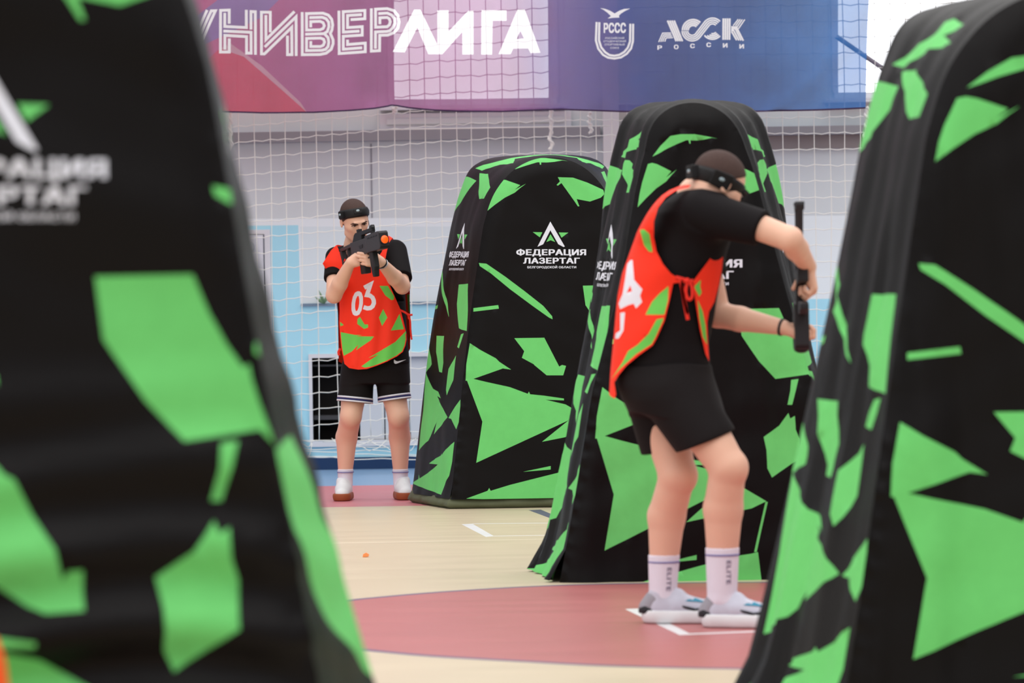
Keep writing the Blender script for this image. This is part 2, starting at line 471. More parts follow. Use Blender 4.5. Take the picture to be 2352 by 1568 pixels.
FM = [floor_mat('floor_cream', srgb(202, 186, 160)), floor_mat('floor_pink', srgb(198, 118, 126)), floor_mat('floor_blue_grey', srgb(128, 160, 196)),
      floor_mat('floor_white_line', srgb(222, 220, 222)), floor_mat('floor_navy_line', srgb(98, 84, 118)), floor_mat('floor_rose_disc', srgb(178, 106, 106)),
      floor_mat('floor_faint_line', srgb(232, 218, 196))]
fpoly = []
fpoly.append(([(-9, 21.54), (9, 21.54), (9, 24.05), (-9, 24.05)], 1))
fpoly.append(([(-9, 24.05), (9, 24.05), (9, 26.5), (-9, 26.5)], 2))
far = [(690, 1405), (740, 1390), (805, 1378), (900, 1368.5), (1000, 1360), (1120, 1352), (1238, 1345.7), (1360, 1341.5), (1490, 1339.3), (1700, 1337), (1900, 1338), (2100, 1346), (2300, 1368), (2420, 1400)]
near = [(2500, 1430), (2400, 1480), (2200, 1520), (1900, 1536), (1670, 1534.8), (1478, 1530.6), (1340, 1525.8), (1207, 1518.5), (1100, 1512.6), (1000, 1506.7), (910, 1499), (825, 1490), (745, 1476), (690, 1458), (660, 1435), (665, 1418)]
disc = [tuple(G(*p).xy) for p in far + near]
disc = [tuple(p.xy) for p in smooth_curve([Vector((x, y, 0)) for x, y in disc + disc[:1]], 120)][:-1]
fpoly.append((disc, 5))
for qd in stroke(disc, .045, True): fpoly.append((qd, 4))
def gq(pts): return [tuple(G(*p).xy) for p in pts]
z4 = zoomer(700, 1050, 3.0267); z5 = zoomer(1000, 1250, 3.136)
fpoly.append((gq(z5([(1365, 465), (1470, 460), (1830, 640), (1760, 652)])), 3))
fpoly.append((gq(z5([(1760, 652), (1830, 640), (2300, 622), (2300, 630)])), 3))
fpoly.append((gq(z5([(1365, 465), (1470, 460), (2300, 438), (2300, 446)])), 3))
fpoly.append((gq(z4([(1090, 465), (1165, 461), (1315, 547), (1260, 553)])), 3))
for ln, wd, mi in (([(1165, 461), (2400, 450)], .035, 3), ([(1290, 547), (2400, 532)], .03, 3), ([(-300, 606), (2400, 553)], .02, 6)):
    for qd in stroke(gq(z4(ln)), wd): fpoly.append((qd, mi))
fpoly.append((gq(z4([(1555, 367), (1640, 363), (1900, 470), (1860, 480)])), 4))
v2, t2, m2 = sheet([(-9, -1.0), (9, -1.0), (9, DW), (-9, DW)], fpoly, 2.0)
fl = mesh_obj('floor', [(x, y, 0) for x, y in v2], t2, FM, idx=m2, smooth=False)
struct(fl, 'cream and rose sports hall floor with court lines', 'floor')

# tiny orange scrap on the floor
sc = G(840, 1279)
bm = bmesh.new()
extrude_poly(bm, [(-.014, 0), (.013, .002), (.016, .012), (.002, .020), (-.012, .013)], -.012, .012, Matrix.Translation(sc + Vector((0, 0, .0005))))
bmesh.ops.recalc_face_normals(bm, faces=bm.faces)
tag(bm_obj('paper_scrap', bm, mat('orange_scrap', srgb(245, 150, 90), .6)), 'tiny orange scrap lying on the cream floor', 'scrap')
# orange cone as stand-in for an unidentified object just inside the left edge
cc = W(-52, 1700, 6.1); cc.z = 0
cn = thing('stand_in_cone', cc, 'orange stand-in cone for an unidentified object cut by the lower left edge of the photo', 'cone')
V, F = [], []
prof = [(.135, .03), (.128, .035), (.06, .50), (.048, .60), (.035, .64), (.022, .645)]
for r_, z_ in prof:
    for j in range(32): V.append(cc + Vector((r_*math.cos(j*math.pi/16), r_*math.sin(j*math.pi/16), z_)))
for i in range(len(prof)-1):
    for j in range(32): F.append((i*32+j, i*32+(j+1) % 32, (i+1)*32+(j+1) % 32, (i+1)*32+j))
F.append(tuple(range((len(prof)-1)*32, len(prof)*32)))
M_or = mat('cone_orange', srgb(235, 84, 22), .5, .3)
mesh_obj('cone', V, F, M_or, cn)
box_obj('base', (cc.x-.17, cc.y-.17, 0), (cc.x+.17, cc.y+.17, .03), M_or, cn, bev=.008)

# ------------------------------------------------------------------ protective net
DN = 25.75
V, F = [], []
cell = 35.7
def slope(px):      # pixel rise of the horizontal cords
    return -0.088*(min(px, 1010)-515) - 0.045*max(0, min(px, 1250)-1010) - .012*max(0, px-1250)
rnd = random.Random(5)
cols = [405 - 35.7*22 + i*cell for i in range(92)]
rows = [293 + 36.8*j for j in range(-19, 21)]
jit = {(i, j): rnd.uniform(-1.3, 1.3) for i in range(len(cols)) for j in range(len(rows))}
dj = {(i, j): .05*noise.noise(Vector((i*.17, j*.15, 3.1))) for i in range(len(cols)) for j in range(len(rows))}
def knot(i, j):
    x = cols[i] + rnd_x[i]*(.5+.5*math.sin(j*.5+i)) + max(0, j-26)*(-.4)*math.sin(i*.9)*2
    return W(x - (rows[j]-300)*-.0157, rows[j] + slope(cols[i]) + jit[i, j], DN + dj[i, j])
rnd_x = [rnd.uniform(-2.2, 2.2) for _ in cols]
KN = [[knot(i, j) for j in range(len(rows))] for i in range(len(cols))]
for i in range(len(cols)):
    add_tube(V, F, KN[i], .0031, 4)
for j in range(len(rows)):
    pts = []
    for i in range(len(cols)):
        pts.append(KN[i][j])
        if i < len(cols)-1:
            m_ = (KN[i][j]+KN[i+1][j])/2; pts.append(m_ + Vector((0, .004, -.008 - .004*math.sin(i*3+j))))
    add_tube(V, F, pts, .0031, 4)
    if j < 12:
        for i in range(len(cols)): add_tube(V, F, [KN[i][j]+Vector((-.009, 0, 0)), KN[i][j]+Vector((.009, 0, .002))], .0062, 4)
# loose hanging bottom edge of the net, bunched on the floor
r2 = random.Random(11)
for k in range(40):
    px = 640 + k*44 + r2.uniform(-18, 18); ln = r2.uniform(40, 120); dp = r2.uniform(10, 60)
    pts = []
    for s in range(7):
        u = s/6
        p = W(px + ln*u + r2.uniform(-5, 5), 1010 + dp*math.sin(math.pi*u)**.8 + r2.uniform(-5, 5), DN - .05 - .30*math.sin(math.pi*u)*r2.uniform(.3, 1)); p.z = max(p.z, .006); pts.append(p)
    add_tube(V, F, smooth_curve(pts, 28), .0030, 4)
for k in range(5):
    pts = []
    for s in range(60):
        px = 560 + s*40
        p = W(px, 1012 + 11*k + 12*noise.noise(Vector((s*.35, k*2.3, 7))), DN - .06 - .05*k); p.z = max(p.z, .006); pts.append(p)
    add_tube(V, F, smooth_curve(pts, 240), .0030, 4)
net = mesh_obj('sports_net', V, F, M_rope)
tag(net, 'white square-mesh protective net hung across the end wall', 'net')

# top tension cord visible over the sill
V, F = [], []
add_tube(V, F, [W(870, 298, DN-.12), W(1400, 289, DN-.12)], .0042, 5)
tag(mesh_obj('tension_cord', V, F, M_rope), 'straight white cord stretched across the net under the banner', 'cord')

def tie(px, y0, y1, r, label, seed):
    rr = random.Random(seed); pts = []
    n = 9
    for s in range(n):
        pts.append(W(px + rr.uniform(-2.4, 2.4), y0 + (y1-y0)*s/(n-1), DN-.05))
    V, F = [], []
    P = smooth_curve(pts, 40); add_tube(V, F, P, r, 6)
    P2 = [p + Vector((.012*math.sin(i*.6), -.012*math.cos(i*.6), 0)) for i, p in enumerate(P)]; add_tube(V, F, P2, r*.8, 6)
    tag(mesh_obj('net_tie', V, F, mat('tie_white', srgb(236, 234, 228), .7)), label, 'rope', 'white ties on the net')
tie(528, 250, 345, .011, 'white twisted tie hanging on the net at far left, beside the large left barrier', 1)
tie(906, 246, 262, .010, 'short white tie at the pinched hem of the banner', 2)
tie(1266, 250, 344, .010, 'white knotted tie hanging above the back barrier', 3)
tie(1356, 258, 306, .010, 'white tie hanging just left of the white column', 4)
tie(1990, 246, 336, .014, 'thick white tie hanging from the right corner of the banner', 5)

# ------------------------------------------------------------------ banner
DB = 25.35
def banner_mat(name, ramp=None, col=None, tr=.20, nz=.25):
    m = bpy.data.materials.new(name); m.use_nodes = True; nt = m.node_tree; nt.nodes.remove(nt.nodes['Principled BSDF'])
    out = nt.nodes['Material Output']
    co = nt.nodes.new('ShaderNodeTexCoord'); n = nt.nodes.new('ShaderNodeTexNoise'); n.inputs['Scale'].default_value = 2.2; n.inputs['Detail'].default_value = 6
    nt.links.new(co.outputs['Object'], n.inputs['Vector'])
    mx = nt.nodes.new('ShaderNodeMix'); mx.data_type = 'RGBA'; mx.blend_type = 'MIX'
    if ramp:
        sp = nt.nodes.new('ShaderNodeSeparateXYZ'); nt.links.new(co.outputs['Object'], sp.inputs[0])
        mr = nt.nodes.new('ShaderNodeMapRange'); mr.inputs['From Min'].default_value = W(400, 100, DB).x; mr.inputs['From Max'].default_value = W(2000, 100, DB).x
        ad = nt.nodes.new('ShaderNodeMath'); ad.operation = 'MULTIPLY_ADD'; ad.inputs[1].default_value = .5; nt.links.new(n.outputs['Fac'], ad.inputs[0]); nt.links.new(sp.outputs['X'], ad.inputs[2])
        nt.links.new(ad.outputs[0], mr.inputs['Value'])
        cr = nt.nodes.new('ShaderNodeValToRGB'); nt.links.new(mr.outputs[0], cr.inputs[0])
        els = cr.color_ramp.elements
        while len(els) < len(ramp): els.new(.5)
        for e, (p, c) in zip(els, ramp): e.position = p; e.color = c
        csock = cr.outputs[0]
    else:
        rg = nt.nodes.new('ShaderNodeRGB'); rg.outputs[0].default_value = col; csock = rg.outputs[0]
    mx.inputs['Factor'].default_value = nz
    nt.links.new(csock, mx.inputs['A'])
    hs = nt.nodes.new('ShaderNodeHueSaturation'); nt.links.new(csock, hs.inputs['Color'])
    mr2 = nt.nodes.new('ShaderNodeMapRange'); mr2.inputs['From Min'].default_value = .3; mr2.inputs['From Max'].default_value = .7; mr2.inputs['To Min'].default_value = .5; mr2.inputs['To Max'].default_value = 1.6
    nt.links.new(n.outputs['Fac'], mr2.inputs['Value']); nt.links.new(mr2.outputs[0], hs.inputs['Value'])
    nt.links.new(hs.outputs[0], mx.inputs['B'])
    d = nt.nodes.new('ShaderNodeBsdfDiffuse'); t = nt.nodes.new('ShaderNodeBsdfTranslucent'); tp = nt.nodes.new('ShaderNodeBsdfTransparent')
    nt.links.new(mx.outputs['Result'], d.inputs[0]); nt.links.new(mx.outputs['Result'], t.inputs[0])
    a = nt.nodes.new('ShaderNodeMixShader'); a.inputs[0].default_value = .3; nt.links.new(d.outputs[0], a.inputs[1]); nt.links.new(t.outputs[0], a.inputs[2])
    b = nt.nodes.new('ShaderNodeMixShader'); b.inputs[0].default_value = tr; nt.links.new(a.outputs[0], b.inputs[1]); nt.links.new(tp.outputs[0], b.inputs[2])
    nt.links.new(b.outputs[0], out.inputs[0])
    return m
ramp = [(0, srgb(162, 92, 142)), (.10, srgb(172, 84, 128)), (.32, srgb(150, 78, 130)), (.52, srgb(158, 104, 150)), (.60, srgb(112, 92, 150)), (.72, srgb(48, 66, 136)), (.86, srgb(36, 76, 140)), (1, srgb(54, 114, 182))]
BM = [banner_mat('banner_print', ramp), banner_mat('banner_red', None, srgb(186, 62, 92)), banner_mat('banner_white', None, (.95, .96, .98, 1), .22, .0),
      banner_mat('banner_violet', None, srgb(130, 100, 156)), banner_mat('banner_mauve', None, srgb(186, 128, 150), .3), mat('banner_hem', srgb(52, 30, 66), .7)]
hem = [(-260, 262), (200, 258), (490, 258), (600, 260.5), (720, 259.5), (800, 256), (860, 251), (890, 246.5), (900, 244), (912, 245), (940, 249.5), (1000, 254.5), (1050, 257), (1150, 258), (1220, 254.5), (1290, 252.5), (1350, 255), (1400, 257), (1500, 259.5), (1600, 260), (1700, 258.5), (1850, 254.5), (1940, 252), (1988, 249.5)]
bo = hem + [(1990, 120), (1994, 0), (1999, -330), (-260, -330)]
polys = [([(395, 262), (440, 170), (505, 112), (560, 128), (600, 160), (660, 215), (705, 258), (600, 261)], 1),
         ([(505, 112), (530, 100), (600, 150), (690, 235), (705, 258), (665, 222), (600, 165), (560, 130)], 4),
         ([(560, -330), (790, -330), (640, 0), (600, 40), (520, 80), (430, 120), (420, 60), (500, 0)], 3)]
za = zoomer(400, 0, 7.84); zb = zoomer(660, 0, 7.84); zc = zoomer(400, 0, 2.6133); zd = zoomer(1350, 10, 12.06); ze = zoomer(1500, 30, 10.69)
def strokes(z, lines, wd, sc, mi=2):
    for ln in lines:
        for qd in stroke(z(ln), wd/sc): polys.append((qd, mi))
strokes(za, [[(100, 140), (370, 650), (595, 180)], [(340, 890), (668, 197), (745, 195), (380, 990)],
    [(995, 430), (995, 185), (838, 190), (838, 940), (995, 938), (995, 695)], [(915, 235), (915, 480), (1300, 495), (1300, 178)], [(1383, 530), (1383, 208), (1460, 210), (1463, 985)],
    [(890, 563), (1383, 580), (1385, 955), (1303, 955), (1302, 658), (917, 640), (917, 895)],
    [(1730, 580), (1730, 220), (1570, 218), (1572, 968), (1625, 970), (2115, 490), (2118, 980), (2038, 980), (2038, 640)], [(1650, 270), (1652, 712), (2165, 205)], [(1630, 845), (2193, 300), (2195, 1005)]], 50, 7.84)
strokes(zb, [[(265, 215), (268, 983), (590, 983), (700, 960), (790, 890), (825, 790), (825, 720), (800, 660), (775, 605), (805, 540), (818, 450), (800, 350), (740, 275), (640, 238), (343, 243), (345, 540), (590, 538), (645, 515), (668, 465), (645, 410), (590, 385), (420, 388), (420, 490)],
    [(395, 315), (630, 312), (700, 340), (745, 400), (750, 480), (722, 570), (660, 608), (320, 615)],
    [(670, 610), (735, 680), (748, 760), (735, 840), (690, 890), (620, 908), (345, 910), (345, 690), (600, 688), (655, 710), (672, 760), (650, 815), (600, 840), (422, 838), (422, 740)],
    [(930, 195), (935, 965), (1405, 935), (1405, 780), (1085, 803), (1085, 715)], [(1140, 355), (1397, 340), (1397, 190), (1007, 213), (1010, 580), (1300, 562)],
    [(1343, 265), (1085, 280), (1085, 498), (1350, 483), (1350, 635), (1008, 655), (1008, 888), (1350, 863)],
    [(1515, 155), (1515, 925), (1662, 915), (1665, 640), (1810, 635), (1920, 590), (1990, 510), (2012, 400), (1990, 280), (1920, 195), (1800, 160), (1590, 170), (1592, 495), (1800, 485), (1840, 450), (1855, 395), (1840, 345), (1800, 318), (1668, 325), (1668, 440)],
    [(1640, 250), (1800, 240), (1880, 275), (1930, 340), (1935, 420), (1900, 500), (1850, 555), (1790, 570), (1590, 580), (1588, 880)]], 50, 7.84)
polys.append((zc([(1312, 312), (1440, 57), (1478, 57), (1580, 268), (1605, 325), (1525, 325), (1460, 165), (1385, 315)]), 2))
polys.append((zc([(1580, 62), (1647, 62), (1647, 188), (1765, 66), (1797, 66), (1797, 328), (1730, 328), (1730, 192), (1610, 325), (1540, 325), (1580, 268)]), 2))
polys.append((zc([(1845, 62), (1995, 62), (1995, 125), (1912, 125), (1908, 328), (1843, 328)]), 2))
polys.append((zc([(1947, 325), (2060, 58), (2105, 58), (2198, 315), (2140, 318), (2125, 290), (2035, 292), (2020, 325)]), 2))
polys.append((zc([(2055, 235), (2100, 230), (2078, 185)]), 0))
strokes(zd, [[(245, 490), (225, 1000), (290, 1230), (420, 1400), (560, 1480), (740, 1505), (920, 1470), (1080, 1370), (1200, 1220), (1250, 1020), (1255, 540)],
    [(320, 495), (310, 1000), (370, 1190), (480, 1330), (600, 1410), (740, 1430), (880, 1400), (1010, 1320), (1110, 1200), (1170, 1030), (1178, 540)]], 58, 12.06)
polys.append((zd([(345, 105), (480, 125), (620, 180), (745, 255), (870, 180), (1010, 130), (1170, 122), (1020, 195), (920, 260), (860, 320), (880, 370), (700, 375), (550, 395), (640, 325), (540, 230), (440, 155)]), 2))
def banner_text(z, body, x0, x1, yb, yt, bold):
    for pg in text_polys(body, x0, x1, yb, yt, bold): polys.append((z(pg), 2))
banner_text(zd, 'РССС', 440, 1055, 795, 515, .05)
for body, x0, x1, yb in (('РОССИЙСКИЙ', 485, 1008, 965), ('СТУДЕНЧЕСКИЙ', 435, 1055, 1052), ('СПОРТИВНЫЙ', 465, 1020, 1142), ('СОЮЗ', 622, 860, 1236)):
    banner_text(zd, body, x0, x1, yb, yb-52, .02)
def arc(cx, cy, r, a0, a1, n=18): return [(cx + r*math.cos(math.radians(a0+(a1-a0)*i/n)), cy + r*math.sin(math.radians(a0+(a1-a0)*i/n))) for i in range(n+1)]
strokes(ze, [[(357+54*i, 182), (570+51*i, 688)] for i in range(4)], 43, 10.69)
strokes(ze, [[(440, 487), (235, 490), (140, 708)], [(450, 525), (262, 530), (190, 705)], [(470, 563), (290, 568), (238, 700)], [(490, 602), (320, 608), (288, 700)]], 27, 10.69)
strokes(ze, [arc(985, 420, r_, 180, 313) for r_ in (262, 213, 166, 120)], 40, 10.69)
R4 = (248, 202, 156, 110)
strokes(ze, [arc(962, 432, R4[k], 180, 38) + arc(1458, 372, (105, 152, 200, 248)[k], 218, 318) for k in range(4)], 33, 10.69)
strokes(ze, [arc(1460, 400, r_, 42, 143 - 12*k) for k, r_ in enumerate((245, 200, 155, 110))], 37, 10.69)
strokes(ze, [[(1724+52*i, 135), (1718+52*i, 660)] for i in range(4)], 43, 10.69)
strokes(ze, [[(1965, 315), (2090, 155)], [(2020, 320), (2140, 155)], [(2060, 345), (2190, 160)], [(2092, 390), (2250, 160)]], 29, 10.69)
strokes(ze, [[(1915, 345), (2045, 350), (2215, 680)], [(1915, 385), (2018, 388), (2160, 675)], [(1915, 425), (1975, 430), (2105, 672)], [(1915, 465), (1935, 470), (2050, 668)]], 40, 10.69)
for ch, cx_, cy_ in (('Р', 165, 845), ('О', 570, 828), ('С', 970, 802), ('С', 1365, 780), ('И', 1768, 797), ('И', 2175, 818)):
    banner_text(ze, ch, cx_-58, cx_+58, cy_+54, cy_-54, .05)
for i in range(len(hem)-1):
    a, b = hem[i], hem[i+1]
    polys.append(([a, b, (b[0], b[1]-3.6), (a[0], a[1]-3.6)], 5))
v2, t2, m2 = sheet(bo, polys, 26)
def ban(x, y):
    p = W(x, y, DB)
    k = max(0, min(1, (y+100)/340))
    wave = .022*math.sin(x*.021+.8*math.sin(y*.01)) + .012*math.sin(x*.055 + y*.02)
    c = math.exp(-((x-900)/55)**2)*.05*k                      # pinch in the hem
    # slanting fold near the right edge
    fx = 1985 - max(0, y)*0.2 - (max(0, y)/200)**2*95
    f = .07*math.exp(-((x-fx)/16)**2)*min(1, max(0, (y+120)/120))
    p.y += wave*.8*(.4+.6*k) - c - f
    return p
bn = mesh_obj('banner', [ban(*v) for v in v2], t2, BM, idx=m2)
tag(bn, 'long purple to blue fabric banner with white lettering hung on the net', 'banner')
# ================================================================== inflatable barriers
def fabric(name, col, spec=.25, rough=.55, sheen=0.0):
    return mat(name, col, rough, spec, .06, 30, .12, 900, sheen=sheen)
M_blk = fabric('cover_black', srgb(8, 5, 6), .15, .48, .0)
M_grn = fabric('cover_green', srgb(106, 201, 110), .22, .55)
M_prt = fabric('cover_print_white', srgb(222, 224, 236), .2, .6)
M_lin = fabric('cover_lining', srgb(92, 96, 72), .2, .6)
CM = [M_blk, M_grn, M_prt]

SA = 401.5; XA = 1267.0
def fA(x, y):
    a, b = lev(x, y); return ((a + CX - XA)/SA, HC - b/SA)
za1 = zoomer(900, 340, 1.8455); za7 = zoomer(1050, 220, 5.2275); zlg = zoomer(1170, 500, 12.06)
def A1(pts): return [fA(*p) for p in za1(pts)]
def A7(pts): return [fA(*p) for p in za7(pts)]
def LG(pts): return [fA(*p) for p in zlg(pts)]
def fD(x, y):
    a, b = lev(x, y); return (a/1300 + .916, HC - b/1300 + .028)
def fB(x, y):
    a, b = lev(x, y); return ((a + CX - 1597)/550, HC - b/550 + .13)
zB3 = zoomer(1200, 750, 2.571)
def B3(pts): return [fB(*p) for p in zB3(pts)]
FRONT = [
    (A7([(350, 1390), (370, 1270), (400, 1170), (470, 1010), (520, 1000), (580, 1012), (755, 1075), (690, 1130), (825, 1057), (760, 1105), (690, 1165), (570, 1225), (450, 1310), (400, 1350)]), 1),
    (A7([(525, 945), (640, 850), (780, 765), (900, 748), (1060, 748), (1200, 765), (1330, 785), (1260, 778), (1165, 795), (1080, 803), (1005, 802), (1005, 830), (990, 830), (985, 800), (960, 800), (840, 835), (700, 880), (600, 920)]), 1),
    (A7([(1205, 980), (1385, 985), (1560, 1045), (1750, 1130), (1765, 1180), (1720, 1225), (1590, 1272), (1430, 1242), (1463, 1328), (1445, 1330), (1400, 1262), (1248, 1050), (1205, 1082), (1190, 1072), (1230, 1030)]), 1),
    (A1([(368, 487), (400, 490), (480, 545), (560, 605), (640, 668), (678, 712), (680, 725), (665, 718), (600, 672), (500, 598), (420, 532), (372, 500)]), 1),
    (A1([(345, 678), (450, 665), (453, 680), (345, 693)]), 1),
    (A1([(518, 805), (645, 803), (708, 925), (720, 918), (737, 922), (725, 962), (655, 962), (602, 918), (600, 915), (550, 888), (560, 860)]), 1),
    (A1([(312, 985), (315, 915), (330, 826), (375, 855), (440, 890), (455, 905), (505, 938), (470, 933), (345, 977), (400, 990), (500, 1012), (575, 1040), (580, 1030), (585, 1042), (645, 1048), (728, 1060), (728, 1068), (650, 1065), (735, 1085), (896, 1178), (850, 1200), (635, 1243), (748, 1152), (357, 1332), (383, 1158), (318, 985)]), 1),
    (A1([(315, 1483), (405, 1450), (412, 1438), (418, 1450), (500, 1425), (670, 1382), (818, 1345), (850, 1340), (870, 1335), (890, 1490), (600, 1492)]), 1),
    (A1([(555, 1370), (672, 1345), (672, 1360)]), 1),
    (A1([(893, 1180), (900, 1180), (866, 1335), (858, 1335)]), 1),
    ([fD(*p) for p in [(215, 635), (440, 630), (480, 720), (520, 790), (560, 845), (575, 838), (580, 870), (600, 930), (640, 1030), (600, 990), (420, 1015), (330, 920), (235, 780)]], 1),
    ([fD(*p) for p in [(505, 1020), (545, 1015), (530, 1075), (510, 1155), (485, 1155), (500, 1080)]], 1),
    ([fD(*p) for p in [(355, 1330), (440, 1270), (490, 1200), (500, 1230), (525, 1215), (530, 1290), (550, 1340), (545, 1450), (400, 1550), (375, 1500), (370, 1400)]], 1),
]
NLOGO = len(FRONT)
for pg in ([(1125, 110), (1525, 800), (1490, 812), (1345, 735), (1125, 350), (930, 735), (770, 805)],): FRONT.append((LG(pg), 2))
for pg in ([(640, 400), (905, 405), (835, 545)], [(1355, 410), (1622, 415), (1435, 555)], [(1130, 460), (1260, 675), (1135, 625), (1015, 675)]): FRONT.append((LG(pg), 1))
LOGO_TEXT = [('ФЕДЕРАЦИЯ', 185, 2115, 1040, 875, .045), ('ЛАЗЕРТАГ', 375, 1940, 1270, 1108, .045), ('БЕЛГОРОДСКОЙ ОБЛАСТИ', 490, 1840, 1400, 1340, .03)]
for body, x0, x1, yb, yt, bo_ in LOGO_TEXT:
    for pg in text_polys(body, x0, x1, yb, yt, bo_): FRONT.append((LG(pg), 2))

# side print, digitised as (depth fraction t, height z) between the front and back edges of the side
def sideco(pts):
    fy = [0, 60, 150, 270, 350, 480, 690, 826, 985, 1500]; fx = [438, 438, 440, 405, 395, 375, 345, 330, 312, 250]
    by = [0, 60, 150, 215, 400, 640, 810, 960, 1450]; bx = [425, 390, 330, 290, 240, 185, 150, 110, 48]
    out = []
    for x, y in pts:
        a = np.interp(y, fy, fx); b = np.interp(y, by, bx)
        t = float((a - x)/(a - b))
        z = fA(900 + x/1.8455, 340 + y/1.8455)[1]
        out.append((t, z))
    return out
SIDE = [sideco(p) for p in (
    [(45, 1448), (88, 1425), (92, 1405), (97, 1422), (150, 1385), (190, 1350), (145, 1352), (180, 1325), (208, 1310), (212, 1300), (215, 1308), (272, 1245), (262, 1330), (250, 1390), (212, 1475), (130, 1462)],
    [(112, 960), (165, 1030), (190, 1040), (210, 1068), (185, 1060), (245, 1145), (170, 1225), (185, 1170), (140, 1255), (85, 1303), (105, 1130)],
    [(138, 848), (160, 925), (115, 960), (110, 960)], [(190, 800), (228, 800), (222, 915), (210, 958), (195, 955), (185, 870)],
    [(288, 880), (275, 985), (240, 1053), (235, 1030), (248, 940)], [(300, 578), (343, 575), (335, 690), (330, 775), (310, 770), (300, 765), (290, 660)],
    [(207, 520), (215, 515), (232, 580), (245, 660), (250, 720), (240, 690), (228, 630)], [(178, 670), (198, 665), (195, 680), (178, 685)],
    [(318, 785), (300, 850), (292, 845), (308, 790)], [(300, 1065), (298, 1140), (280, 1192), (262, 1150), (250, 1148)],
    [(380, 128), (400, 125), (418, 175), (400, 220), (380, 222)])] + [[(.60, 1.85), (1.01, 1.87), (1.01, 1.69), (.78, 1.735)],
    [(.80, 1.905), (.55, 1.955), (.32, 2.015), (.18, 2.005), (.30, 1.975), (.14, 1.955), (.45, 1.93), (.62, 1.90)]]

FC = [(-.60, 0), (-.49, .94), (-.405, 1.50), (-.372, 1.66), (-.318, 1.80), (-.225, 1.915), (-.115, 1.98), (0, 2.0)]
BC = [(-.78, 0), (-.655, .94), (-.545, 1.50), (-.505, 1.68), (-.458, 1.84), (-.39, 1.975), (-.26, 2.025), (0, 2.03)]
def full(c):
    r = c + [(-x, z) for x, z in c[-2::-1]]
    return smooth_curve([Vector((x, 0, z)) for x, z in r], 200)

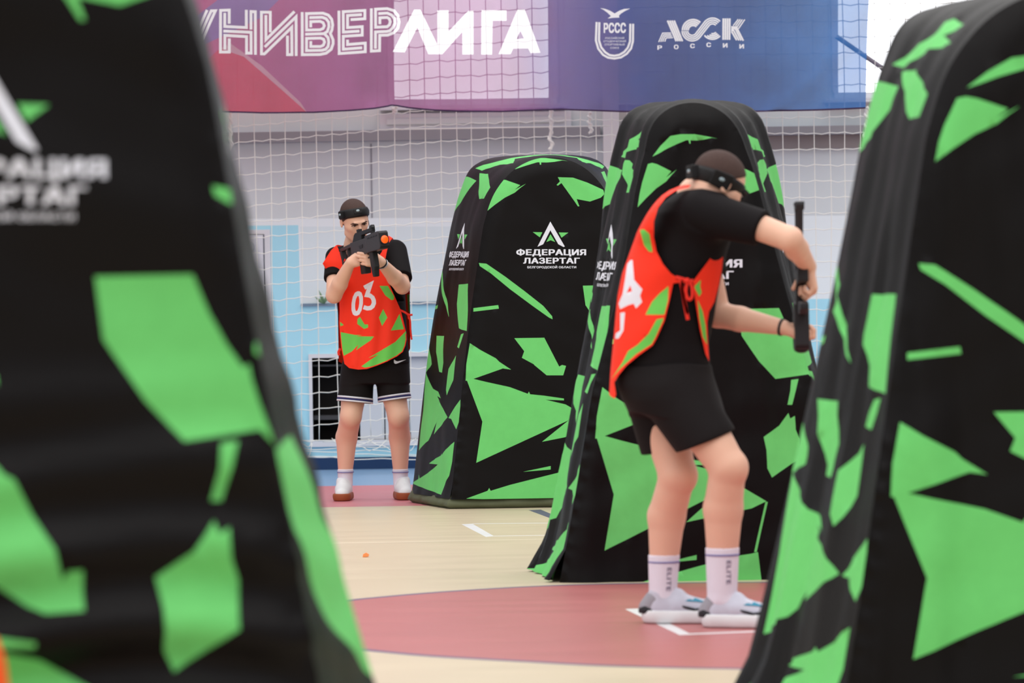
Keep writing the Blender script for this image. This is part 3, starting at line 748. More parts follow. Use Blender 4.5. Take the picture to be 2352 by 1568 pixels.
def barrier(label, Xc, Yf, dx, depth, dz=0.0, flare=0.0, seed=1, style='plain', lift=0.0, szz=1.0, side_dz=None, yaw=0.0, bw=0.0, fl=None, logo=True, front=None, ushift=None, puff=1.0, right_side=None):
    if side_dz is None: side_dz = dz
    root = thing('inflatable_barrier', (Xc + dx*.5, Yf + depth/2, 0), label, 'barrier', 'black and green inflatable barriers')
    fc = full(FC); bc = full(BC)
    cy, sy = math.cos(yaw), math.sin(yaw)
    def put(x, t_y, z):      # local (lateral, depth, height) -> world
        return (Xc + x*cy - t_y*sy, Yf + x*sy + t_y*cy, max(0.0, z))
    def narrow(p, amt): return Vector((p.x*(1 + amt/.65), 0, p.z))
    bc = [narrow(p, bw) for p in bc]
    if fl: fc = [Vector((p.x*(1-fl(p.z, p.x)), 0, p.z)) for p in fc]
    def fl_(p, amt):     # widen towards the ground
        k = max(0, 1 - p.z/1.25)**1.5
        return Vector((p.x + math.copysign(amt*k, p.x) if abs(p.x) > 1e-6 else p.x, 0, p.z))
    fc = [fl_(p, flare*.35) for p in fc]; bc = [fl_(p, flare) for p in bc]
    q = [0.0]
    for a, b in zip(fc, fc[1:]): q.append(q[-1] + (b-a).length)
    L = q[-1]
    sd = seed*7.31
    def nz(x, y, z=0.0): return noise.noise(Vector((x + sd, y, z)))
    def wr_front(u, z, edge):
        e = min(1.0, edge/.07)
        d = .030*e**.7                                     # air-filled bulge
        if style == 'drape':
            d += e*(.022*nz(u*8.5 + .6*nz(z*.9, 1.0), z*.7, 4) + .012*nz(u*17 + z*.5, z*.9, 14) + .016*nz(u*3, z*1.6, 9) + .009*nz(u*5 - z*3, z*6, 21))
        elif style == 'folds':
            k = max(0, min(1, (1.15 - z)/.55))
            d += e*(.024*k*math.sin(z*44 + 4*nz(u*1.6, z*1.0, 2) + u*2.2) + .030*nz(u*1.6 + z*1.4, z*3.2, 5) + .014*nz(u*4 + z*3, z*7, 7))
        else:
            d += e*(.008*nz(u*2.2, z*2.0, 5) + .005*nz(u*6 + z*3, z*7, 7))
        return d
    def wr_side(qq, t, z):
        e = min(1.0, min(t, 1-t)/.10) if 0 < t < 1 else 0
        d = (.005 if style != 'plain' else .012)*e
        if style == 'drape':
            d += e*(.026*nz(t*7.5 + .5*nz(z*1.1, 4.0), z*.75, 3) + .014*nz(t*15 + z*.6, z*1.0, 12) + .010*nz(t*4, z*3.2, 8))
        elif style == 'folds':
            kk = .35 + .65*max(0, min(1, (1.5-z)/.5)); d += e*kk*(.005*math.sin(z*38 + 4*nz(t*2, z)) + .012*nz(t*3, z*2, 6))
        else:
            d += e*(.008*nz(t*4, z*2.4, 6) + .006*nz(t*9, z*6, 8))
        if z < .14: d += puff*.045*(1 - z/.14)*(.5 + nz(t*7, 3, 1)) * (1 if style == 'drape' else .3)
        return d
    # --- front panel
    outl = [(p.x, max(p.z, lift)) for p in fc]
    us = ushift or (lambda u, z: u)
    pol = [([(us(p[0], p[1]*szz + dz), p[1]*szz + dz) for p in pg], mi) for pg, mi in (front or FRONT)[:None if logo else NLOGO]]
    v2, t2, m2 = sheet(outl, pol, .03, seed)
    N = len(fc)
    P2 = [Vector((p.x, p.z)) for p in fc]
    P2a = np.array([[p.x, p.y] for p in P2])
    vv = []
    for (u, z) in v2:
        e = float(np.min(np.hypot(P2a[:, 0]-u, P2a[:, 1]-z)))
        d = wr_front(u, z, e)
        # cloth hangs in slightly at mid height
        vv.append(put(u, -d, z))
    mesh_obj('front_cover', vv, t2, CM, root, m2)
    # --- back panel (plain mirrored print left out of sight, black cloth)
    outb = [(p.x, max(p.z, lift)) for p in bc]
    v2, t2, m2 = sheet(outb, [], .06, seed+3)
    P2b = np.array([[p.x, p.z] for p in bc])
    vv = [put(dx + u, depth + .025*min(1, float(np.min(np.hypot(P2b[:, 0]-u, P2b[:, 1]-z)))/.07), z) for u, z in v2]
    mesh_obj('back_cover', vv, [t[::-1] for t in t2], CM, root, m2)
    # --- side and top strip
    def at_q(v):
        i = int(np.searchsorted(q, v, 'right')) - 1; i = max(0, min(N-2, i)); u = (v - q[i])/(q[i+1]-q[i])
        return fc[i].lerp(fc[i+1], u), bc[i].lerp(bc[i+1], u)
    zq_z = [p.z for p in fc[:N//2+1]]; zq_q = q[:N//2+1]
    def q_of_z(z): return float(np.interp(z, zq_z, zq_q)) + (min(0, z))
    W_ = .70
    sp = []
    for pg in SIDE:
        a = [(q_of_z(z + side_dz), t*W_) for t, z in pg]
        sp.append((a, 1))
    for pg in (SIDE if right_side is None else right_side):
        sp.append(([(L - q_of_z(z + side_dz), t*W_) for t, z in pg], 1))
    # logo on the sides
    def side_logo(pg, right):
        o = []
        for x, y in pg:
            uu, zz = fA(1170 + x/12.06, 500 + y/12.06)
            z = zz + side_dz; t = .52 - uu*1.45 if not right else .52 + uu*1.45
            qv = q_of_z(z); o.append((L - qv if right else qv, t*W_))
        return o
    for right in (False, True) if logo else ():
        sp.append((side_logo([(1125, 110), (1525, 800), (1490, 812), (1345, 735), (1125, 350), (930, 735), (770, 805)], right), 2))
        for pg in ([(640, 400), (905, 405), (835, 545)], [(1355, 410), (1622, 415), (1435, 555)], [(1130, 460), (1260, 675), (1135, 625), (1015, 675)]): sp.append((side_logo(pg, right), 1))
        if right: continue
        for body, x0, x1, yb, yt, bo_ in LOGO_TEXT:
            for pg in text_polys(body, x0, x1, yb, yt, bo_): sp.append((side_logo(pg, right), 2))
    ql = q_of_z(lift) if lift else 0.0
    v2, t2, m2 = sheet([(ql, 0), (L-ql, 0), (L-ql, W_), (ql, W_)], sp, .035, seed+5)
    vv = []
    for (a, b) in v2:
        t = b/W_; f, g = at_q(a); p = f.lerp(g, t)
        f2, _ = at_q(min(L, a+.02)); f1, _ = at_q(max(0, a-.02))
        tg = (f2 - f1).normalized(); nrm = Vector((-tg.z, 0, tg.x))
        p = p + nrm*wr_side(a, t, p.z)
        vv.append(put(p.x + dx*t, depth*t, p.z))
    mesh_obj('side_cover', vv, [tt[::-1] for tt in t2], CM, root, m2)
    if lift:     # olive lining hanging below the lifted hem
        pts = []
        def ring(z, off):
            o = []
            for k in range(121):
                s = k/120*4
                x0, y0_, x1, y1_ = Xc + fc[0].x - off, Yf - off, Xc - fc[0].x + off, Yf - off
                xb0, xb1, yb = Xc + dx + bc[0].x - off, Xc + dx - bc[0].x + off, Yf + depth + off
                cs = [(x0, y0_), (x1, y0_), (xb1, yb), (xb0, yb), (x0, y0_)]
                i = min(3, int(s)); u = s - i
                o.append(Vector((cs[i][0] + (cs[i+1][0]-cs[i][0])*u + .012*nz(k*.35, z*9, 2), cs[i][1] + (cs[i+1][1]-cs[i][1])*u + .03*nz(k*.3, z*8, 5), z)))
            return o
        rings = [ring(lift+.035, -.02), ring(lift*.7, .012), ring(.018, .02), ring(.0, -.01)]
        V = [p for r_ in rings for p in r_]; F = []
        for i in range(3):
            for k in range(120): F.append((i*121+k, i*121+k+1, (i+1)*121+k+1, (i+1)*121+k))
        mesh_obj('lining', V, F, M_lin, root)['label'] = 'olive inner lining showing under the hem'
    return root


FRONT_D = list(FRONT)
FRONT_D += [([fD(*p) for p in [(488, 424), (520, 428), (560, 440), (570, 470), (530, 464), (492, 445)]], 1), ([fD(*p) for p in [(590, 790), (620, 772), (660, 780), (650, 810), (610, 826), (588, 812)]], 1)]
FRONT_D[5] = ([fD(*p) for p in [(-260, 1000), (-60, 1010), (5, 1088), (28, 1100), (70, 1180), (120, 1260), (140, 1332), (152, 1312), (186, 1310), (188, 1402), (100, 1408), (60, 1392), (-10, 1345), (-150, 1250)]], 1)
barrier('smallest looking black and green barrier, farthest back, beside the standing rifleman', .228, 21.15, -.065, .78, 0.0, 0.0, 2, 'plain', lift=.055)
def fl_b(z, x=-1): return float(np.interp(z, [0, .8, 1.3, 1.6, 1.8, 2.0], [.10, .16, .31, .36, .38, .2] if x < 0 else [.0, .05, .18, .27, .30, .2]))
def us_b(u, z):
    hw = float(np.interp(z, [0, .94, 1.5, 1.66, 1.8, 2.0], [.6, .49, .405, .372, .318, .25]))
    return u + fl_b(z)*hw*max(0, min(1.3, (.10 - u)/(.10 + hw)))
barrier('black and green barrier in the middle, directly behind the bending player', .766, 15.5, .035, .74, -.13, .13, 4, 'drape', bw=-.17, fl=fl_b, ushift=us_b, puff=1.0)
barrier('large black and green barrier cut off by the right edge of the photo', 1.513, 10.0, .03, .78, -.046, .13, 6, 'drape', szz=.935, side_dz=-.10, logo=False)
barrier('largest blurred black and green barrier cut off by the left edge, nearest to the viewer', -.916, 6.54, 0, .78, -.028, .17, 9, 'folds', yaw=math.radians(12.8), front=FRONT_D, right_side=[[(-.01, .95), (.5, .96), (1.01, .70), (1.01, .45), (.3, .62), (.05, .80)], [(.3, .22), (1.01, .35), (1.01, -.1), (0, -.1)]])
# ================================================================== smooth body surfaces (distance fields -> one continuous mesh)
class Blob:
    def __init__(s, vox=.004): s.vox = vox; s.p = []
    def cap(s, a, b, r1, r2=None, k=.02, op='u'):
        a = np.array(a, float); b = np.array(b, float); r2 = r1 if r2 is None else r2; m = max(r1, r2)
        ba = b - a; L2 = max(1e-12, float(ba @ ba))
        def f(X, Y, Z):
            px, py, pz = X-a[0], Y-a[1], Z-a[2]
            h = np.clip((px*ba[0]+py*ba[1]+pz*ba[2])/L2, 0, 1)
            return np.sqrt((px-h*ba[0])**2 + (py-h*ba[1])**2 + (pz-h*ba[2])**2) - (r1 + (r2-r1)*h)
        s.p.append((op, f, np.minimum(a, b)-m, np.maximum(a, b)+m, k)); return s
    def chain(s, pts, rs, k=.02):
        for i in range(len(pts)-1): s.cap(pts[i], pts[i+1], rs[i], rs[i+1], k if i == 0 else .012)
        return s
    def ell(s, c, r, ax=None, k=.02, op='u'):
        c = np.array(c, float); r = np.array(r, float); A = np.eye(3) if ax is None else np.array([list(v) for v in ax])
        m = max(r)
        def f(X, Y, Z):
            p = [X-c[0], Y-c[1], Z-c[2]]
            q = [A[i][0]*p[0]+A[i][1]*p[1]+A[i][2]*p[2] for i in range(3)]
            k0 = np.sqrt(sum((q[i]/r[i])**2 for i in range(3))); k1 = np.sqrt(sum((q[i]/r[i]**2)**2 for i in range(3)))
            return k0*(k0-1)/np.maximum(k1, 1e-9)
        s.p.append((op, f, c-m, c+m, k)); return s
    def loft(s, zs, cx, ax, cy, by, k=.02, ex=2.3, op='u'):
        zs = np.array(zs, float); o = np.argsort(zs); zs = zs[o]; cx, ax, cy, by = [np.array(v, float)[o] for v in (cx, ax, cy, by)]
        lo = np.array([min(cx-ax), min(cy-by), zs[0]]); hi = np.array([max(cx+ax), max(cy+by), zs[-1]])
        def f(X, Y, Z):
            g = lambda t: np.interp(Z, zs, t)
            a, b = g(ax), g(by)
            e = (np.abs((X-g(cx))/a)**ex + np.abs((Y-g(cy))/b)**ex)**(1/ex)
            d = (e-1)*np.minimum(a, b)
            return np.maximum(d, np.maximum(Z-zs[-1], zs[0]-Z))
        s.p.append((op, f, lo, hi, k)); return s
    def plane(s, pt, n, lo=None, hi=None):
        """keep the side where (p-pt).n < 0"""
        pt = np.array(pt, float); n = np.array(n, float); n = n/np.linalg.norm(n)
        def f(X, Y, Z): return (X-pt[0])*n[0] + (Y-pt[1])*n[1] + (Z-pt[2])*n[2]
        s.p.append(('i', f, lo, hi, 0)); return s
    def build(s, name, m, parent=None, smooth_it=1):
        vox = s.vox
        lo = np.min([p[2] for p in s.p if p[0] == 'u'], axis=0) - .03; hi = np.max([p[3] for p in s.p if p[0] == 'u'], axis=0) + .03
        n = np.ceil((hi-lo)/vox).astype(int) + 1
        a = np.full(n, 1.0, np.float32)
        ax = [lo[i] + vox*np.arange(n[i]) for i in range(3)]
        for op, f, l, h, k in s.p:
            if l is None: i0 = np.zeros(3, int); i1 = n
            else:
                i0 = np.clip(np.floor((np.array(l)-k-3*vox-lo)/vox).astype(int), 0, n); i1 = np.clip(np.ceil((np.array(h)+k+3*vox-lo)/vox).astype(int)+1, 0, n)
            if np.any(i1 <= i0): continue
            sl = tuple(slice(i0[i], i1[i]) for i in range(3))
            d = f(ax[0][sl[0]][:, None, None], ax[1][sl[1]][None, :, None], ax[2][sl[2]][None, None, :])
            v = a[sl]
            if op == 'u':
                if k > 0:
                    t = np.clip(.5+.5*(v-d)/k, 0, 1); a[sl] = v*(1-t) + d*t - k*t*(1-t)
                else: a[sl] = np.minimum(v, d)
            elif op == 's':
                d = -d; t = np.clip(.5-.5*(v-d)/max(k, 1e-6), 0, 1); a[sl] = v*(1-t) + d*t + k*t*(1-t)
            else: a[sl] = np.maximum(v, d)
        V, F = surface_nets(a, lo, vox)
        if smooth_it: V = relax(V, F, smooth_it)
        return fast_mesh(name, V, F, m, parent)

def surface_nets(a, lo, vox):
    s = a < 0
    c = np.zeros(tuple(d-1 for d in a.shape), np.int8)
    offs = [(i, j, k) for i in (0, 1) for j in (0, 1) for k in (0, 1)]
    sh = c.shape
    for o in offs: c += s[o[0]:o[0]+sh[0], o[1]:o[1]+sh[1], o[2]:o[2]+sh[2]]
    idx = np.argwhere((c > 0) & (c < 8))
    vals = np.stack([a[idx[:, 0]+o[0], idx[:, 1]+o[1], idx[:, 2]+o[2]] for o in offs], 1)
    acc = np.zeros((len(idx), 3)); cnt = np.zeros(len(idx))
    for i in range(8):
        for j in range(i+1, 8):
            if sum(abs(offs[i][q]-offs[j][q]) for q in range(3)) != 1: continue
            vi, vj = vals[:, i], vals[:, j]; x = (vi < 0) != (vj < 0)
            t = np.where(x, vi/np.where(x, vi-vj, 1), 0)
            for q in range(3): acc[:, q] += np.where(x, offs[i][q] + t*(offs[j][q]-offs[i][q]), 0)
            cnt += x
    V = lo + vox*(idx + acc/cnt[:, None])
    im = np.full(sh, -1, np.int32); im[idx[:, 0], idx[:, 1], idx[:, 2]] = np.arange(len(idx))
    F = []
    for ax in range(3):
        sl0 = [slice(None)]*3; sl1 = [slice(None)]*3; sl0[ax] = slice(0, -1); sl1[ax] = slice(1, None)
        e = np.argwhere(s[tuple(sl0)] != s[tuple(sl1)])
        u, v = (ax+1) % 3, (ax+2) % 3
        ok = (e[:, u] > 0) & (e[:, v] > 0) & (e[:, u] < a.shape[u]-1) & (e[:, v] < a.shape[v]-1)
        e = e[ok]
        def cell(du, dv):
            q = e.copy(); q[:, u] += du; q[:, v] += dv; return im[q[:, 0], q[:, 1], q[:, 2]]
        Q = np.stack([cell(-1, -1), cell(0, -1), cell(0, 0), cell(-1, 0)], 1)
        neg = s[e[:, 0], e[:, 1], e[:, 2]]
        Q[~neg] = Q[~neg][:, ::-1]
        F.append(Q)
    F = np.concatenate(F); F = F[(F >= 0).all(1)]
    return V, F

def relax(V, F, n):
    for _ in range(n):
        acc = np.zeros_like(V); cnt = np.zeros(len(V))
        for i in range(4):
            j = (i+1) % 4
            np.add.at(acc, F[:, i], V[F[:, j]]); np.add.at(cnt, F[:, i], 1)
            np.add.at(acc, F[:, j], V[F[:, i]]); np.add.at(cnt, F[:, j], 1)
        V = V*.5 + .5*acc/np.maximum(cnt, 1)[:, None]
    return V

def fast_mesh(name, V, F, m, parent=None):
    me = bpy.data.meshes.new(name)
    me.vertices.add(len(V)); me.vertices.foreach_set('co', V.astype(np.float32).ravel())
    me.loops.add(len(F)*4); me.loops.foreach_set('vertex_index', F.astype(np.int32).ravel())
    me.polygons.add(len(F)); me.polygons.foreach_set('loop_start', np.arange(0, len(F)*4, 4, dtype=np.int32))
    me.update(calc_edges=True); me.validate()
    me.polygons.foreach_set('use_smooth', [True]*len(me.polygons))
    me.materials.append(m); me.update()
    o = bpy.data.objects.new(name, me); COL.objects.link(o)
    if parent is not None:
        o.parent = parent; o.matrix_parent_inverse = Matrix.Translation(-parent.location)
    return o

def vn(*a): return Vector(a).normalized()
def frame(f, up):
    f = Vector(f).normalized(); up = Vector(up); up = (up - f*up.dot(f)).normalized(); return f, f.cross(up), up

def add_head(B, c, f, up, neck_base, neck_r=.058):
    f, r, u = frame(f, up)
    P = lambda a, b, z: Vector(c) + f*a + r*b + u*z
    ax = (f, r, u)
    B.ell(P(-.012, 0, .035), (.099, .078, .088), ax, k=.02)
    B.ell(P(.028, 0, -.03), (.066, .061, .088), ax, k=.03)
    for sg in (-1, 1):
        B.cap(P(.064, sg*.010, -.106), P(.005, sg*.048, -.074), .020, .021, k=.025)
        B.cap(P(.060, sg*.040, -.020), P(.035, sg*.052, -.018), .018, .018, k=.02)      # cheek bone
    B.cap(P(.092, -.03, .020), P(.092, .03, .020), .0075, .0075, k=.014)                 # brow
    for sg in (-1, 1): B.ell(P(.101, sg*.031, .003), (.013, .016, .010), ax, k=.008, op='s')
    B.cap(P(.092, 0, .006), P(.110, 0, -.034), .0075, .0115, k=.009)                     # nose
    for sg in (-1, 1): B.ell(P(.099, sg*.011, -.037), (.010, .008, .008), ax, k=.006)
    B.ell(P(.089, 0, -.063), (.010, .023, .0055), ax, k=.006); B.ell(P(.087, 0, -.073), (.010, .020, .006), ax, k=.005)
    B.ell(P(.078, 0, -.1), (.014, .02, .016), ax, k=.015)
    for sg in (-1, 1):
        B.ell(P(-.014, sg*.080, -.006), (.021, .0075, .033), ax, k=.006)
        B.ell(P(-.010, sg*.087, -.004), (.011, .006, .02), ax, k=.004, op='s')
    B.cap(P(-.03, 0, -.05), neck_base, neck_r*.92, neck_r*1.08, k=.03)
    return P, ax

def add_hand(B, wrist, u, n, side, curls, sc=1.0, thumb=(.6, .5, .35), thumb_bend=.5, wr=.028):
    """side: unit vector towards the thumb. curls: per finger (mcp, pip, dip) in degrees"""
    w = Vector(wrist); u = Vector(u).normalized(); n = Vector(n); n = (n - u*n.dot(u)).normalized(); s = Vector(side); s = (s - u*s.dot(u) - n*s.dot(n)).normalized()
    offs = (.029, .010, -.010, -.028); pl = (.088, .090, .085, .077); fl = (.074, .082, .076, .060)
    kn = []
    for o, p in zip(offs, pl):
        k = w + u*p*sc + s*o*sc + n*(-.002 - abs(o)*.12)*sc
        B.cap(w + s*o*.55*sc + u*.005, k, .0165*sc, .0115*sc, k=.012); kn.append(k)
    B.ell(w + u*.042*sc + n*.008*sc, (.042*sc, .014*sc, .036*sc), (u, n, s), k=.012)
    B.ell(w + u*.03*sc + s*.024*sc + n*.012*sc, (.030*sc, .016*sc, .018*sc), (u, n, s), k=.012)
    for i, (k, L) in enumerate(zip(kn, fl)):
        th = 0; p = k; r = (.0098, .0100, .0095, .0085)[i]*sc
        for j, (fr, c_) in enumerate(zip((.47, .30, .25), curls[i])):
            th += math.radians(c_); d = u*math.cos(th) + n*math.sin(th)
            q = p + d*L*fr*sc
            B.cap(p, q, r, r*.92, k=.004 if j else .005); p = q; r *= .92
    b = w + u*.022*sc + s*.026*sc + n*.008*sc
    d = (u*thumb[1] + s*thumb[0] + n*thumb[2]).normalized()
    q = b + d*.042*sc; B.cap(b, q, .0135*sc, .0110*sc, k=.010)
    d2 = (d + u*thumb_bend + n*.25*thumb_bend).normalized(); B.cap(q, q + d2*.032*sc, .0108*sc, .0088*sc, k=.004)

M_skin = mat('skin', srgb(228, 180, 156), .5, .35, .05, 14, sss=.10)
M_hair = mat('short_brown_hair', srgb(74, 56, 52), .75, .2, .35, 160, .4, 500)
M_tee = mat('black_cotton', srgb(20, 16, 18), .8, .15, .06, 40, .12, 700)
M_short = mat('black_shorts_fabric', srgb(22, 17, 18), .75, .18, .06, 40, .10, 600)
M_band = mat('black_headband', srgb(20, 18, 20), .55, .3)
M_gun = mat('gun_charcoal', srgb(56, 52, 56), .5, .4, .06, 60)
M_gunb = mat('gun_black', srgb(30, 28, 31), .5, .35)
M_lens = mat('orange_lens', srgb(250, 80, 10), .25, .5, emit=(1.0, .10, .004, .75))
M_bor = mat('bib_orange', srgb(250, 52, 26), .62, .25, .03, 30, .1, 500)
M_bgr = mat('bib_green', srgb(108, 200, 84), .62, .25)
M_bwh = mat('bib_number_white', srgb(228, 226, 236), .6, .25)
M_tie = mat('bib_tie_red', srgb(226, 44, 30), .65, .25)
M_sock = mat('white_sock', srgb(228, 224, 236), .8, .15, .02, 40, .15, 900)
M_sblue = mat('sock_stripe', srgb(120, 118, 170), .8, .15)
M_shoe = mat('white_shoe', srgb(226, 228, 230), .5, .3, .03, 30)
M_shoeg = mat('grey_shoe_mesh', srgb(196, 198, 212), .6, .25, .05, 60)
M_gum = mat('gum_sole', srgb(150, 78, 46), .6, .3)
M_dark = mat('dark_detail', srgb(34, 32, 38), .5, .3)
M_teal = mat('teal_detail', srgb(30, 130, 160), .5, .3)
M_red = mat('red_detail', srgb(230, 30, 60), .5, .3)
M_eye = mat('eye_white', srgb(205, 190, 186), .3, .5)
M_iris = mat('eye_dark', srgb(40, 28, 26), .3, .5)
M_brow = mat('dark_brow', srgb(70, 50, 44), .8, .1)
M_metal = mat('bright_metal', srgb(196, 198, 204), .25, .5, metal=.9)
M_glint = mat('sensor_lens', srgb(150, 168, 176), .12, .8)

def hair_cap(P, ax, c, parent, lift=.005, drop=0.0, nape=.07):
    B = Blob(.004); f, r, u = ax
    B.ell(P(-.012, 0, .035), (.099+lift, .078+lift, .088+lift), ax, k=0)
    if nape: B.ell(P(-.035, 0, -.02), (.066+lift, .062+lift, nape), ax, k=.03)
    n = -(u*1.0 - f*.78)
    B.plane(P(0, 0, drop), n)
    return B.build('hair', M_hair, parent)

def headband(center, ax, parent, radii=(.101, .081, .090), z0=0.0, h=.036, tilt=0.0):
    """strap hugging an ellipsoidal skull around its centre, in the plane of ax[0], ax[1]"""
    f, r, u = ax
    V, F = [], []; N = 72
    def pt(an, e, z):
        zz = z0 + z + tilt*math.cos(an); k = math.sqrt(max(.05, 1 - (zz/radii[2])**2))
        return center + f*((radii[0]*k + e)*math.cos(an)) + r*((radii[1]*k + e)*math.sin(an)) + u*zz
    prof = ((-.002, -h/2), (.006, -h/2), (.008, -h/4), (.008, h/4), (.006, h/2), (-.002, h/2))
    for i in range(N):
        for e, z in prof: V.append(pt(2*math.pi*i/N, e, z))
    m = len(prof)
    for i in range(N):
        for j in range(m): F.append((i*m+j, i*m+(j+1) % m, ((i+1) % N)*m+(j+1) % m, ((i+1) % N)*m+j))
    b = mesh_obj('headband', V, F, M_band, parent)
    def pod(an, w_, hh, th, dz=0.0):
        ct = pt(an, .006 + th/2, dz); tg = (pt(an+.05, 0, dz) - pt(an-.05, 0, dz)).normalized(); up_ = (pt(an, 0, .01+dz) - pt(an, 0, -.01+dz)).normalized(); out = tg.cross(up_).normalized()
        if out.dot(ct - center) < 0: out = -out
        M = Matrix((( tg.x, out.x, up_.x, ct.x), (tg.y, out.y, up_.y, ct.y), (tg.z, out.z, up_.z, ct.z), (0, 0, 0, 1)))
        bm = bmesh.new(); add_box(bm, (-w_/2, -th/2-.008, -hh/2), (w_/2, th/2, hh/2), M); bmesh.ops.recalc_face_normals(bm, faces=bm.faces); bevel(bm, .006, 2)
        s = bm_obj('sensor', bm, M_band, b)
        bm = bmesh.new(); bmesh.ops.create_uvsphere(bm, u_segments=16, v_segments=10, radius=1.0, matrix=M @ Matrix.Translation((0, th/2, .003)) @ Matrix.Diagonal((.011, .0035, .007, 1)))
        bm_obj('sensor_lens', bm, M_glint, b, True)
    return b, pod

def shoe(parent, heel, d, L, mats, swoosh=False, gum=False, toe_up=0.0, name='shoe'):
    """running shoe standing at ground point heel, pointing along d"""
    K_ = 1.13; L = L/K_; d = Vector((d[0], d[1], 0)).normalized(); s = Vector((-d.y, d.x, 0)); z = Vector((0, 0, 1)); h = Vector(heel)
    P = lambda a, b, c_: h + d*(a*K_) + s*(b*K_) + z*(c_*K_)
    rr = K_
    U = Blob(.004)
    U.cap(P(.045, 0, .050), P(L*.42, 0, .055), .040*K_, .040*K_, k=.01)
    U.cap(P(L*.42, 0, .055), P(L-.052, .004, .036), .040*K_, .036*K_, k=.02)
    U.cap(P(.05, 0, .055), P(.055, 0, .092), .041*K_, .042*K_, k=.02)
    U.cap(P(.085, 0, .07), P(.108, 0, .090), .030*K_, .022*K_, k=.02)          # tongue
    U.cap(P(L*.36, -.014, .088), P(L*.36, .014, .088), .010*K_, .010*K_, k=.01); U.cap(P(L*.46, -.013, .082), P(L*.46, .013, .082), .010*K_, .010*K_, k=.01); U.cap(P(L*.56, -.012, .074), P(L*.56, .012, .074), .009*K_, .009*K_, k=.01)
    U.ell(P(.052, 0, .118), (.030*K_, .030*K_, .032*K_), None, k=.008, op='s')
    U.plane(P(0, 0, .018), (0, 0, -1))
    up_ = U.build(name, mats[0], parent)
    Sl = Blob(.004)
    hh = .043 if not gum else .032
    Sl.cap(P(.040, 0, hh*.62), P(L*.45, 0, hh*.55), .050*K_, .044*K_, k=.01); Sl.cap(P(L*.45, 0, hh*.55), P(L-.055, .003, hh*.55+toe_up), .044*K_, .049*K_, k=.02)
    Sl.plane(P(0, 0, .002), (0, 0, -1)); Sl.plane(P(0, 0, hh + toe_up), (0, 0, 1))
    Sl.build('sole', mats[1], up_)
    if swoosh:
        K = Blob(.004)
        K.cap(P(.020, 0, .045), P(.045, 0, .075), .040*K_, .042*K_, k=.01); K.plane(P(.070, 0, .05), d + z*.55); K.plane(P(0, 0, .036), (0, 0, -1)); K.plane(P(0, 0, .098), (0, 0, 1)); K.ell(P(.056, 0, .118), (.030*K_, .030*K_, .032*K_), None, k=.008, op='s')
        K.build('heel_counter', mat('grey_heel', srgb(150, 148, 156), .6), up_)
        K = Blob(.004)
        K.cap(P(.022, 0, .04), P(.07, 0, .035), .0425*K_, .0425*K_, k=.01); K.plane(P(.03, 0, .05), d*.55 + z); K.plane(P(0, 0, .032), (0, 0, -1)); K.plane(P(.10, 0, .035), d)
        K.build('heel_clip', M_dark, up_)
        # side emblem and teal collar, hugging the side facing the viewer (-s)
        sg = -1 if s.y > 0 else 1
        def side_pt(a, c_, off=.0015):
            ra = np.interp(a, [.045, L*.42, L-.052], [.040, .040, .036]); zc = np.interp(a, [.045, L*.42, L-.052], [.05, .055, .036])
            y = math.sqrt(max(1e-5, ra*ra - (c_-zc)**2)) + off + .001
            return P(a, sg*y, c_)
        def decal(nm, pl, m):
            v2, t2, _ = sheet(pl, [], .010)
            mesh_obj(nm, [side_pt(*p) for p in v2], t2, m, up_)
        decal('emblem', [(.120, .062), (.140, .050), (.170, .042), (.205, .046), (.205, .055), (.175, .050), (.150, .056)], M_dark)
        decal('emblem_tip', [(.200, .045), (.216, .046), (.224, .056), (.218, .070), (.208, .060), (.200, .056)], M_red)
        decal('collar_panel', [(.098, .080), (.130, .092), (.175, .080), (.210, .068), (.170, .072), (.115, .074)], M_teal)
    return up_

def cuff_ring(name, c, axis, r, h, m, parent, ry=None, face=None):
    """short open band (sock stripe, trim) around an axis"""
    axis = Vector(axis).normalized(); x = axis.orthogonal().normalized() if face is None else (Vector(face) - axis*Vector(face).dot(axis)).normalized(); y = axis.cross(x); ry = ry or r
    V, F = [], []; N = 40
    for i in range(N):
        a = 2*math.pi*i/N
        for e, z in ((-.003, -h/2), (.0015, -h/2), (.0015, h/2), (-.003, h/2)):
            V.append(Vector(c) + x*((r+e)*math.cos(a)) + y*((ry+e)*math.sin(a)) + axis*z)
    for i in range(N):
        for j in range(4): F.append((i*4+j, i*4+(j+1) % 4, ((i+1) % N)*4+(j+1) % 4, ((i+1) % N)*4+j))
    return mesh_obj(name, V, F, m, parent)

